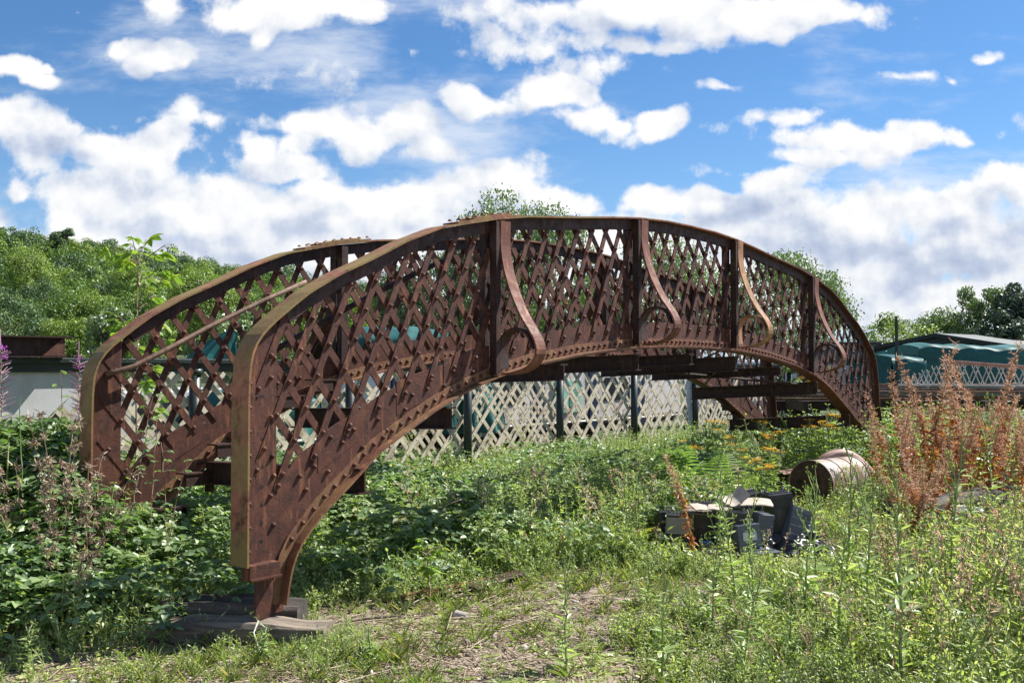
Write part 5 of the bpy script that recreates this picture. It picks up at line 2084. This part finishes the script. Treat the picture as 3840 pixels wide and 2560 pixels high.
battery(2775, 2020, 8.40, .20, .17, .20, R(14), 'batt_blue', 'slate-coloured battery with a printed sticker facing the viewer', .13, (R(-6), R(-4)), lab=True, handle=True)
battery(2775, 2090, 8.38, .24, .17, .13, R(10), 'batt_blue', 'low slate battery under the one with the sticker', 0, terminals=False)
battery(2830, 2060, 8.75, .17, .20, .36, R(24), 'batt_blue', 'tall slate battery with a sloping shoulder, right of the sticker', .02, (R(2), R(6)))
battery(2790, 1960, 8.95, .20, .18, .18, R(20), 'batt_black', 'black battery with upturned lead posts on the rear of the heap', .33, (0, R(-8)), handle=True)
battery(2905, 2030, 8.95, .21, .20, .42, R(8), 'batt_black', 'very dark upright battery at the right of the heap carrying two lead posts', .10, (R(0), R(-6)))
battery(2945, 2020, 8.85, .21, .19, .36, R(18), 'batt_blue', 'leaning slate battery at the right end of the heap, tipped over', .10, (R(-8), R(20)), terminals=False)
battery(2845, 2093, 8.32, .23, .15, .115, R(20), 'batt_blue', 'flat slate battery lying by the crumpled plastic sheet', 0, terminals=False)
battery(3000, 2050, 8.9, .14, .16, .30, R(30), 'batt_blue', 'narrow battery half toppled behind the plastic sheet', .05, (R(-14), R(30)), terminals=False)
r_ = np.random.default_rng(31)
for k, (u, v, Y, w, d, rz, tx, ty, lab) in enumerate(((2752, 1872, 8.74, .24, .16, .3, .50, -.30, 'curled pale plywood scrap sticking up on the battery heap'), (2825, 1880, 8.78, .32, .24, -.1, .16, .03, 'flat pale board on the rear batteries'), (2628, 1900, 8.62, .15, .18, .2, .20, .06, 'white board scrap on the left-hand batteries'), (2694, 1900, 8.62, .18, .16, -.3, .16, -.04, 'grey-white board scrap next to the dark double case'), (2650, 1912, 8.72, .38, .28, -.12, .10, .02, 'brown plywood lid lying over the middle of the heap'))):
    p = at(u, v, Y)
    n_ = 9
    V = np.zeros((2, n_, n_, 3))
    g = np.linspace(-.5, .5, n_)
    X, Yg = np.meshgrid(g, g, indexing='ij')
    cut = 1 - .16 * (np.abs(Yg) > .49) * r_.random((n_, n_))
    Z = .05 * (k == 0) * (X * 2) ** 2 + .006 * np.sin(X * 4 + k)
    V[0] = np.stack([X * w * cut, Yg * d * cut, Z], -1)
    V[1] = V[0] - [0, 0, .010]
    i = (np.arange(n_ - 1)[:, None] * n_ + np.arange(n_ - 1)[None]).reshape(-1, 1)
    F = np.concatenate([i + np.array([[0, n_, n_ + 1, 1]]), i + n_ * n_ + np.array([[0, 1, n_ + 1, n_]])])
    ed = [j for j in range(n_)] + [j * n_ + n_ - 1 for j in range(1, n_)] + [n_ * n_ - 1 - j for j in range(1, n_)] + [(n_ - 1 - j) * n_ for j in range(1, n_ - 1)]
    E_ = [(a_, b_, b_ + n_ * n_, a_ + n_ * n_) for a_, b_ in zip(ed, ed[1:] + ed[:1])]
    o = MB().add(V.reshape(-1, 3), [tuple(f) for f in F] + E_).build('board_scrap', M['ply'] if k < 4 else M['wood'])
    o.location = p
    o.rotation_euler = (tx, ty, rz)
    tag(o, lab, 'board')

# crumpled black plastic sheet
r_ = np.random.default_rng(41)
n_ = 46
g = np.linspace(-1, 1, n_)
X, Yg = np.meshgrid(g, g, indexing='ij')
Z = np.zeros_like(X)
for k in range(26):
    a, f, ph = r_.uniform(0, 6.28), r_.uniform(3, 13), r_.uniform(0, 6.28)
    Z += np.abs(np.sin((X * math.cos(a) + Yg * math.sin(a)) * f + ph)) / f * .62
Z = (Z - Z.min()) / (Z.max() - Z.min())
fall = np.clip(1.12 - (X ** 2 + Yg ** 2), 0, 1) ** .5
V = np.stack([X * .36 + .03 * np.sin(Yg * 7), Yg * .22 + .02 * np.sin(X * 9), .02 + Z * .20 * fall], -1)
i = (np.arange(n_ - 1)[:, None] * n_ + np.arange(n_ - 1)[None]).reshape(-1, 1)
F = (i + np.array([[0, n_, n_ + 1, 1]])).reshape(-1, 4)
o = mesh_np('plastic_sheet', V.reshape(-1, 3), F, M['plastic'], smooth=True)
p = gpt(2990, 2085)
o.location = (p.x, p.y + .05, 0)
tag(o, 'crumpled shiny black plastic sheet at the right foot of the battery heap', 'plastic sheet')

# steel drum on its side
DR = empty('steel_drum', (3.50, 11.70, .285), R(44))
tag(DR, 'rusty pale steel drum lying on its side among the weeds', 'drum')
m = MB()
prof = [(0, .283), (.0, .292), (.02, .292), (.02, .280), (.30, .280), (.305, .290), (.325, .290), (.33, .280), (.60, .280), (.605, .290), (.625, .290), (.63, .280), (.90, .280), (.90, .292), (.92, .292)]
m.lathe(prof, 'X', 56)
m.build('shell', M['drum'], DR)
m = MB()
m.tube([(.015, 0, 0), (.018, 0, 0)], [.281, .281], 48)
m.build('end_plate', M['drum_end'], DR)
MB().tube([(.005, .16, .02), (.016, .16, .02)], .034, 16).build('bung_hole', M['black'], DR)
m = MB().tube([(.90, 0, 0), (.905, 0, 0)], [.279, .279], 48)
m.build('end_plate', M['drum'], DR)
# curved piece of rusty pipe behind it
m = MB()
t = np.linspace(-.25, 2.3, 26)
A = np.stack([np.zeros(26), .24 * np.cos(t), .24 * np.sin(t)], 1)
m.strip(A, A + [.55, 0, 0], np.stack([np.zeros(26), .012 * np.cos(t), .012 * np.sin(t)], 1))
o = m.build('pipe_shell', M['rust_edge'])
o.location = (3.30, 12.55, .12)
o.rotation_euler = (R(-8), 0, R(38))
tag(o, 'curved rusty half pipe behind the left end of the drum', 'pipe piece')


def hose(name, P, r, label, seed):
    P = [Vector(p) for p in P]
    Q = []
    for i in range(len(P) - 1):
        a, b, c, d = P[max(i - 1, 0)], P[i], P[i + 1], P[min(i + 2, len(P) - 1)]
        for t in np.linspace(0, 1, 22, endpoint=False):
            Q.append(.5 * ((2 * b) + (c - a) * t + (2 * a - 5 * b + 4 * c - d) * t * t + (3 * b - a - 3 * c + d) * t ** 3))
    Q.append(P[-1])
    m = MB().tube(Q, [r * (1.0 if k % 2 else .88) for k in range(len(Q))], 14)
    return tag(m.build(name, M['hose'], smooth=True), label, 'hose')


hose('ribbed_hose', [(3.72, 12.25, .35), (3.86, 12.3, .52), (4.08, 12.35, .58), (4.28, 12.4, .50), (4.5, 12.5, .30)], .075, 'fat ribbed hose arching behind the drum', 1)
hose('ribbed_hose', [(3.12, 10.35, .06), (3.42, 10.45, .07), (3.75, 10.6, .10), (4.1, 10.8, .16)], .055, 'ribbed pinkish hose lying in the weeds between the batteries and the drum', 2)

# timber baulk and white basin
rough_beam('timber_baulk', (3.72, 9.55, .26), (5.35, 10.6, .26), .42, .30, M['wood_dark'], 9, 'thick dark weathered baulk lying in the weeds behind the white basin', 'timber')
BS = empty('basin', (4.20, 9.42, 0))
tag(BS, 'white basin with a flat rim standing in the weeds in front of the baulk', 'basin')
m = MB()
pr = [(.02, .135), (.10, .155), (.22, .185), (.31, .195), (.322, .225), (.335, .225), (.33, .19), (.22, .165), (.12, .14)]
m.lathe([(.02, .001)] + pr + [(.06, .12), (.055, .001)], 'Z', 44)
m.build('bowl', M['basin'], BS, smooth=True)


# ------------------------------------------------------------------ single plants
def plant(name, parts, label=None, cat='plant', group=None):
    """an Empty with one mesh per part: parts = [(part name, Leaves, material, kwargs)]"""
    o = empty(name)
    tag(o, label, cat, group)
    for nm, lv, mt, kw in parts:
        g = lv.leaf_geo(**kw)
        st = lv.stem_geo()
        V, F = g if g is not None else (np.zeros((0, 3)), np.zeros((0, 4), int))
        if st is not None:
            F = np.concatenate([F, st[1] + len(V)])
            V = np.concatenate([V, st[0]])
        mesh_np(nm, V, F, LEAF[mt], o)
    return o


def curve_pts(r_, h, n, bend=.08):
    t = np.linspace(0, 1, n)
    b = r_.normal(0, bend, 2)
    return np.stack([b[0] * t ** 1.7 * h + r_.normal(0, .004, n), b[1] * t ** 1.7 * h + r_.normal(0, .004, n), t * h], 1)


def sow_thistle(seed, h=1.0):
    """tall thin stalk, clasping leaves below, branched bud head"""
    r_ = np.random.default_rng(seed)
    P = curve_pts(r_, h, 16, .07)
    st = Leaves().stem(P[:-1], P[1:], np.linspace(.0115, .005, 15))
    lf = Leaves()
    for i in range(1, 13):
        z = i / 16
        for q in range(5 if z < .5 else 3):
            a = r_.uniform(0, 6.28)
            d = np.array([math.cos(a), math.sin(a), r_.uniform(.1, .9)])
            L = (.145 if z < .5 else .10) * r_.uniform(.6, 1.15) * (1 - z * .4)
            lf.add((P[i] + r_.normal(0, .01, 3) * [0, 0, 1])[None], d[None], np.array([[-d[0] * .5, -d[1] * .5, 1.0]]) + r_.normal(0, .3, (1, 3)), L, L * .30)
    for b in range(9):
        i = int(r_.integers(8, 15))
        a = r_.uniform(0, 6.28)
        L = r_.uniform(.08, .22) * h
        e = P[i] + np.array([math.cos(a) * L * .38, math.sin(a) * L * .38, L])
        st.stem(P[i][None], e[None], .004)
        for _ in range(5):
            a2 = r_.uniform(0, 6.28)
            e2 = e + np.array([math.cos(a2) * .02, math.sin(a2) * .02, r_.uniform(.0, .05)])
            st.stem(e[None], e2[None], .0015)
            lf.add(e2[None].repeat(4, 0), np.array([[.3, 0, 1], [-.3, 0, 1], [0, .3, 1], [0, -.3, 1]]) , np.array([[1, 0, 0], [-1, 0, 0], [0, 1, 0], [0, -1, 0.]]), .017, .008)
        if r_.random() < .6:
            d = np.array([math.cos(a), math.sin(a), .3])
            lf.add(((P[i] + e) / 2)[None], d[None], np.array([[0, 0, 1.0]]), .04, .012)
    return [('stem', st, 'stalk', {}), ('foliage', lf, 'thistle', {})]


def place(proto, used, u, v, vtop, label, group, r_, h0=1.0, Y=None):
    """stand a copy so that its foot and its top are where the photograph shows them"""
    p = gpt(u, v) if Y is None else at(u, 1380, Y)
    hh = (EYE - (vtop - 1380) / FPX * p.y) / h0
    o = proto if proto.name not in used else copy_tree(proto)
    used.add(proto.name)
    o.location = (p.x, p.y, -.01)
    o.rotation_euler = (0, 0, r_.uniform(0, 6.28))
    o.scale = (max(.75, hh ** .5 if hh > .4 else hh + .25),) * 2 + (hh,)
    o['label'] = label
    if group:
        o['group'] = group
    return o


r_ = np.random.default_rng(13)
used = set()
TH = [plant('sow_thistle', sow_thistle(200 + k), 'tall sow thistle stalk', 'wild plant') for k in range(5)]
for k, (u, v, vt, lab) in enumerate((
        (2122, 2520, 2085, 'leafy green thistle stalk at the bottom centre, on the edge of the dry patch'),
        (2423, 2300, 2080, 'short thistle stalk below the left end of the battery heap'),
        (2482, 2560, 2110, 'thistle stalk at the bottom edge left of the two tallest ones'),
        (2560, 2350, 2180, 'small pale thistle stalk between the batteries and the bottom edge'),
        (2672, 2400, 1985, 'leafy thistle stalk in front of the small pale battery'),
        (2700, 2120, 1740, 'thin wiry stalk rising against the middle of the battery heap'),
        (2760, 2300, 1840, 'thin stalk crossing the slate battery with the sticker'),
        (2786, 2560, 2120, 'stout thistle stalk at the bottom edge below the batteries'),
        (2832, 2420, 1900, 'many-budded thistle stalk right of the sticker battery'),
        (3020, 2340, 1900, 'broad leafy thistle in front of the plastic sheet'),
        (3056, 2300, 1790, 'slim thistle reaching past the right end of the battery heap'),
        (3143, 2450, 1960, 'thistle stalk midway between the plastic sheet and the bottom edge'),
        (3205, 2130, 1735, 'tall slim thistle in front of the drum'),
        (3180, 2250, 1690, 'tallest slim thistle in front of the drum, topped with white fluff'),
        (3250, 2330, 1830, 'thistle stalk below the drum with pale buds'),
        (3381, 2540, 1790, 'very tall thistle at the lower right, left of the white basin'),
        (3440, 2400, 1960, 'branched thistle below the dark end of the baulk'),
        (3560, 2280, 1640, 'tall thistle crossing the white basin'),
        (3660, 2240, 1830, 'thistle just right of the white basin'),
        (3727, 2070, 1560, 'tall stout thistle against the dry willowherb at the right'),
        (3790, 2330, 1940, 'thistle at the right edge, lower down'),
        (2960, 2500, 2230, 'short bushy thistle at the bottom right of centre'),
        (3620, 2540, 2260, 'short bushy thistle at the bottom right'),
        (980, 2480, 2330, 'small upright sprig left of the can on the dry patch'),
        (1385, 2500, 2330, 'small upright sprig below the can'),
        (105, 2540, 2330, 'small upright sprig at the bottom left corner'),
        (2680, 2260, 1960, 'thistle stalk just left of the leafy one by the pale battery'))):
    place(TH[k % 5], used, u, v, vt, lab, 'thistle stalks in the foreground', r_)


def willowherb(seed, h=1.5):
    """withered rosebay: orange drooping leaves below, pinkish split pods above"""
    r_ = np.random.default_rng(seed)
    P = curve_pts(r_, h, 22, .17)
    st = Leaves().stem(P[:-1], P[1:], np.linspace(.007, .003, 21))
    lf, pl = Leaves(), Leaves()
    for i in range(2, 15):
        for q in range(8):
            a = r_.uniform(0, 6.28)
            d = np.array([math.cos(a), math.sin(a), r_.uniform(-1.6, .3)])
            L = r_.uniform(.06, .115)
            lf.add((P[i] + [0, 0, r_.uniform(-.03, .03)])[None], d[None], r_.normal(0, 1, (1, 3)) + [[0, 0, .4]], L, L * .20)
    for i in range(12, 22):
        k = 26 if i < 20 else 14
        a = r_.uniform(0, 6.28, k)
        el = r_.uniform(-.2, .9, k)
        d = np.stack([np.cos(a), np.sin(a), el], 1)
        L = r_.uniform(.04, .085, k) * (1 - .35 * (i - 12) / 10)
        b = P[i] + np.stack([0 * a, 0 * a, r_.uniform(-.04, .04, k)], 1) * [1, 1, h / 1.5]
        pl.stem(b, b + unit(d) * L[:, None], .0022)
        f = r_.random(k) < .65
        m = f.sum()
        pl.add((b + unit(d) * L[:, None] * r_.uniform(.3, 1, (k, 1)))[f], rvec(r_, m), rvec(r_, m), r_.uniform(.02, .045, m), r_.uniform(.006, .014, m))
    return [('stem', st, 'orange', {}), ('foliage', lf, 'orange', {'droop': .5}), ('seed_head', pl, 'plume', {'droop': .3})]


used = set()
WH = [plant('withered_willowherb', willowherb(300 + k), 'withered willowherb', 'wild plant') for k in range(6)]
wl = [(3469, 10.2, 1300, 'tallest withered willowherb plume, against the big teal tarpaulin'),
      (3515, 10.9, 1345, 'withered willowherb plume just right of the tallest one'),
      (3398, 11.2, 1400, 'willowherb plume near the foot of the narrow teal tarpaulin'),
      (3633, 10.4, 1360, 'pinkish plume before the lattice post at the right'),
      (3699, 10.8, 1305, 'tall pinkish plume overlapping the pleated tarpaulin at the right'),
      (3756, 10.2, 1325, 'thick pinkish plume near the right edge, before the lattice post'),
      (3330, 11.8, 1480, 'short plume beside the right foot of the span'),
      (2600, 8.35, 1720, 'orange-leaved dead stem standing in front of the left end of the batteries'),
      (3290, 11.4, 1560, 'purplish dead stem at the right foot of the span')]
for k in range(58):
    u = 3360 + r_.uniform(0, 540)
    Y = r_.uniform(9.7, 12.6)
    wl.append((u, Y, 1380 + (EYE - r_.uniform(.75, 1.35)) / Y * FPX, 'withered orange-brown willowherb stem in the thicket at the right'))
for k in range(12):
    wl.append((3390 + r_.uniform(-30, 160), r_.uniform(8.4, 9.3), 1700 + r_.uniform(-60, 160), 'orange dead willowherb stem near the dark end of the baulk'))
for k, (u, Y, vt, lab) in enumerate(wl):
    place(WH[k % 6], used, u, 0, vt, lab, 'withered willowherb stems', r_, 1.5, Y)


def fireweed(seed, h=1.4, bloom=True):
    r_ = np.random.default_rng(seed)
    P = curve_pts(r_, h, 26, .03)
    st = Leaves().stem(P[:-1], P[1:], np.linspace(.007, .003, 25))
    lf, pod, fl = Leaves(), Leaves(), Leaves()
    for i in range(1, 17):
        for q in range(5):
            a = r_.uniform(0, 6.28)
            d = np.array([math.cos(a), math.sin(a), r_.uniform(-.1, .7)])
            L = r_.uniform(.09, .14)
            lf.add(P[i][None], d[None], np.array([[0, 0, 1.0]]) + r_.normal(0, .3, (1, 3)), L, L * .17)
    for i in range(16, 24):
        k = 15
        a = r_.uniform(0, 6.28, k)
        d = unit(np.stack([np.cos(a), np.sin(a), r_.uniform(.15, .5, k)], 1))
        b = P[i] + np.stack([0 * a, 0 * a, r_.uniform(-.03, .03, k)], 1)
        pod.stem(b, b + d * r_.uniform(.05, .09, (k, 1)), .0026)
    for i in ((23, 24) if bloom else ()):
        k = 26 if seed == 400 else 9
        a = r_.uniform(0, 6.28, k)
        d = unit(np.stack([np.cos(a), np.sin(a), r_.uniform(-.3, .6, k)], 1))
        fl.add(P[i] + d * r_.uniform(.02, .05, (k, 1)), rvec(r_, k), rvec(r_, k), .018, .013)
    pod.stem(P[24:25], P[25:26] + [0, 0, .05], .006)
    return [('stem', st, 'stalk', {}), ('foliage', lf, 'nettle', {}), ('seed_pods', pod, 'purple_pod', {}), ('flower', fl, 'purple', {})]


LEAF['purple_pod'] = leaf('purple_pod', [(0, (.32, .16, .24)), (1, (.58, .40, .48))], .2, .04, .5, (1, 1, 1))
used = set()
FWD = [plant('fireweed', fireweed(400 + k), 'fireweed', 'flower') for k in range(2)]
place(FWD[0], used, 22, 0, 1232, 'tall purple-topped fireweed at the far left edge', None, r_, 1.44, 7.3)
place(FWD[1], used, 305, 0, 1280, 'slender fireweed gone to pods beside the left end post', None, r_, 1.44, 7.9)
o = plant('willowherb_shoot', [q for q in fireweed(402, 1.2, False) if q[0] in ('stem', 'foliage')], 'x', 'wild plant')
place(o, set(), 95, 0, 1480, 'leafy unflowered willowherb shoot below the purple fireweed', None, r_, 1.2, 6.8)


def tansy(seed, h=1.0):
    r_ = np.random.default_rng(seed)
    st, lf, fl = Leaves(), Leaves(), Leaves()
    for b in range(4):
        a = r_.uniform(0, 6.28)
        o = np.array([math.cos(a), math.sin(a), 0]) * .10
        P = curve_pts(r_, h * r_.uniform(.8, 1), 10, .06)
        P = P + o * (P[:, 2:3] / h)
        st.stem(P[:-1], P[1:], .005)
        for i in range(1, 9):
            for q in range(4):
                a = r_.uniform(0, 6.28)
                d = np.array([math.cos(a), math.sin(a), r_.uniform(-.1, .7)])
                lf.add(P[i][None], d[None], np.array([[0, 0, 1.0]]) + r_.normal(0, .4, (1, 3)), r_.uniform(.05, .10), .028)
        for q in range(7):
            c = P[-1] + np.array([r_.normal(0, .035), r_.normal(0, .035), r_.uniform(-.01, .02)])
            st.stem(P[-2][None], c[None], .002)
            k = 16
            d = np.stack([r_.normal(0, .012, k), r_.normal(0, .012, k), r_.normal(0, .004, k)], 1)
            fl.add(c + d, rvec(r_, k) * [1, 1, .2], rvec(r_, k) * .4 + [0, 0, 1], .012, .012)
    return [('stem', st, 'stalk', {}), ('foliage', lf, 'nettle', {}), ('flower_head', fl, 'yellow', {'simple': True, 'droop': 0})]


used = set()
TA = [plant('tansy', tansy(500 + k), 'tansy', 'flower') for k in range(4)]
for k, (u, Y, vt, lab) in enumerate(((2868, 12.6, 1575, 'yellow tansy clump against the foot of the far girder'), (2890, 11.9, 1612, 'yellow tansy clump just below the far girder foot'), (2905, 11.2, 1650, 'largest yellow tansy clump above the drum'), (2760, 12.4, 1600, 'tansy clump before the right end of the lattice'), (2700, 12.9, 1575, 'high tansy clump by the last green post'), (2765, 10.9, 1665, 'orange-yellow tansy clump between the ferns and the drum'), (2820, 10.6, 1690, 'low tansy clump left of the drum'), (3050, 13.2, 1555, 'tansy under the cross beam at the right'), (3130, 13.0, 1550, 'tansy by the haunch of the right end of the near girder'), (3110, 12.8, 1575, 'small tansy just behind the drum hose'), (2860, 10.0, 1715, 'single tansy head above the board scraps'), (2625, 12.2, 1640, 'pale tansy at the foot of the gusset plate'))):
    place(TA[k % 4], used, u, 0, vt, lab, 'tansy in flower under the right half of the span', r_, .98, Y)


def fern(seed, h=.7, n=7):
    r_ = np.random.default_rng(seed)
    st, lf = Leaves(), Leaves()
    for f in range(n):
        a = r_.uniform(0, 6.28)
        L = h * r_.uniform(.7, 1.1)
        t = np.linspace(0, 1, 20)
        out = .70 * t ** 1.5
        P = np.stack([math.cos(a) * out * L, math.sin(a) * out * L, (t - .28 * t ** 3) * L], 1)
        st.stem(P[:-1], P[1:], .003)
        for i in range(4, 20):
            w = L * .26 * math.sin(min(1, (i - 3) / 8) * 1.57) * (1 - ((i - 3) / 17) ** 2 * .85)
            tg = unit(P[min(i + 1, 19)] - P[i - 1])
            sdv = unit(np.cross(tg, [0, 0, 1.0]))
            for sg in (-1, 1):
                d = sdv * sg + tg * .35
                lf.add(P[i][None], d[None], (np.cross(sdv, tg) + r_.normal(0, .1, 3))[None], w, w * .13)
    return [('stem', st, 'stalk', {}), ('frond', lf, 'fern', {})]


for k, (u, Y, vt, mt, lab) in enumerate(((2545, 10.6, 1640, 'fern', 'dark green fern left of the orange dead stem'), (2660, 10.4, 1650, 'fern', 'broad fern standing behind the battery heap'), (2740, 10.0, 1700, 'fern', 'yellowish fern right behind the board scraps'), (2470, 10.9, 1700, 'fern', 'fern in the shade at the left of the other ferns'), (2340, 8.9, 1930, 'gold', 'small golden yellow fern in the open left of the batteries'))):
    pt = fern(600 + k)
    pt[1] = (pt[1][0], pt[1][1], mt if k != 2 else 'bush', {})
    o = plant('fern', pt, lab, 'fern')
    place(o, set(), u, 0, vt, lab, None, r_, .56, Y)


def maple_leaf(lv, p, d, n, L):
    """five-lobed leaf from five blades"""
    s_ = unit(np.cross(d, n))
    for a, f in ((0, 1.0), (.75, .85), (-.75, .85), (1.6, .55), (-1.6, .55)):
        dd = d * math.cos(a) + s_ * math.sin(a)
        lv.add(p[None], dd[None], n[None], L * f, L * .46 * f)


def sapling(seed, h, n, L, spread):
    r_ = np.random.default_rng(seed)
    st, lf = Leaves(), Leaves()
    P = curve_pts(r_, h, 14, .04)
    st.stem(P[:-1], P[1:], np.linspace(.012, .005, 13))
    for k in range(n):
        i = int(r_.integers(4, 14))
        a = r_.uniform(0, 6.28)
        ln = spread * r_.uniform(.4, 1.0) * (1.25 - i / 14 * .6)
        e = P[i] + np.array([math.cos(a) * ln, math.sin(a) * ln, ln * r_.uniform(.25, .9)])
        st.stem(P[i][None], e[None], .004)
        for q in range(3):
            b = P[i] + (e - P[i]) * (1 - q * .3)
            a2 = a + r_.uniform(-1, 1)
            d = unit(np.array([math.cos(a2), math.sin(a2), r_.uniform(-.45, .2)]))
            nn = unit(np.array([-.3 * d[0], -.3 * d[1], 1.0]) + r_.normal(0, .25, 3))
            c = b + d * L * .35
            st.stem(b[None], c[None], .002)
            maple_leaf(lf, c, d, nn, L * r_.uniform(.65, 1.15))
    return [('trunk', st, 'dead', {}), ('crown', lf, 'maple', {})]


o = plant('sycamore_sapling', sapling(700, 1.9, 34, .14, .36), 'x', 'sapling')
place(o, set(), 512, 0, 985, 'young sycamore with bright yellow-green leaves rising behind the far girder', None, r_, 1.9, 8.6)
o.scale = (1.0, 1.0, o.scale[2])
o = plant('maple_seedling', sapling(701, .42, 9, .085, .12), 'x', 'sapling')
place(o, set(), 1612, 0, 2105, 'small maple seedling in the open under the left part of the span', None, r_, .46, 7.0)
o.scale = (1.0, 1.0, 1.0)


def bramble_spray(seed, h):
    """climbing cane with trifoliate leaves"""
    r_ = np.random.default_rng(seed)
    st, lf = Leaves(), Leaves()
    P = curve_pts(r_, h, 18, .16)
    st.stem(P[:-1], P[1:], .0035)
    for i in range(3, 18):
        a = r_.uniform(0, 6.28)
        c = P[i] + np.array([math.cos(a), math.sin(a), .3]) * .04
        st.stem(P[i][None], c[None], .0015)
        for b, f in ((0, 1), (1.15, .8), (-1.15, .8)):
            d = np.array([math.cos(a + b), math.sin(a + b), r_.uniform(-.4, .2)])
            lf.add(c[None], d[None], np.array([[0, 0, 1.0]]) + r_.normal(0, .35, (1, 3)), .05 * f * r_.uniform(.7, 1.2), .034 * f)
    return [('stem', st, 'dead', {}), ('foliage', lf, 'bramble', {})]


for k, (u, Y, vt, lab) in enumerate(((480, 7.0, 1480, 'bramble cane climbing the left end post of the far girder'), (565, 7.1, 1560, 'second bramble cane climbing beside the far girder haunch'), (610, 7.0, 1720, 'yellowing leafy shoot in front of the tread brackets'), (640, 6.9, 1650, 'upright shoot right of the yellowing one'), (250, 7.4, 1395, 'bramble spray against the grey gusset plate at the left'))):
    o = plant('bramble_cane', bramble_spray(800 + k, 1.2), lab, 'bramble')
    place(o, set(), u, 0, vt, lab, None, r_, 1.2, Y)
    o.scale = (1, 1, o.scale[2])


def dead_thistle(seed, h=1.0):
    r_ = np.random.default_rng(seed)
    st, lf = Leaves(), Leaves()
    for b in range(6):
        P = curve_pts(r_, h * r_.uniform(.6, 1), 10, .22)
        st.stem(P[:-1], P[1:], .0026)
        for i in range(3, 10):
            k = 22 if i > 5 else 8
            d = rvec(r_, k) + [0, 0, -.2]
            lf.add(P[i] + rvec(r_, k) * .015, d, rvec(r_, k), r_.uniform(.018, .045, k), r_.uniform(.005, .012, k))
    return [('stem', st, 'dead', {}), ('foliage', lf, 'dead', {'droop': .4})]


for k, (u, Y, vt, lab) in enumerate(((330, 6.5, 1610, 'withered brown thistle at the left of the far end post'), (400, 6.6, 1740, 'withered thistle nearest the far end post'), (235, 6.4, 1560, 'brown thistle topping the bramble heap'), (110, 6.5, 1660, 'withered thistle among the brambles at the left edge'), (20, 5.75, 2180, 'dead brown dock at the lower left corner'), (250, 6.1, 1830, 'brown withered stems drooping in the middle of the bramble heap'))):
    o = plant('withered_thistle', dead_thistle(900 + k), lab, 'wild plant')
    place(o, set(), u, 0, vt, lab, None, r_, .98, Y)
    if k == 4:
        o.scale = (.8, .8, .35)
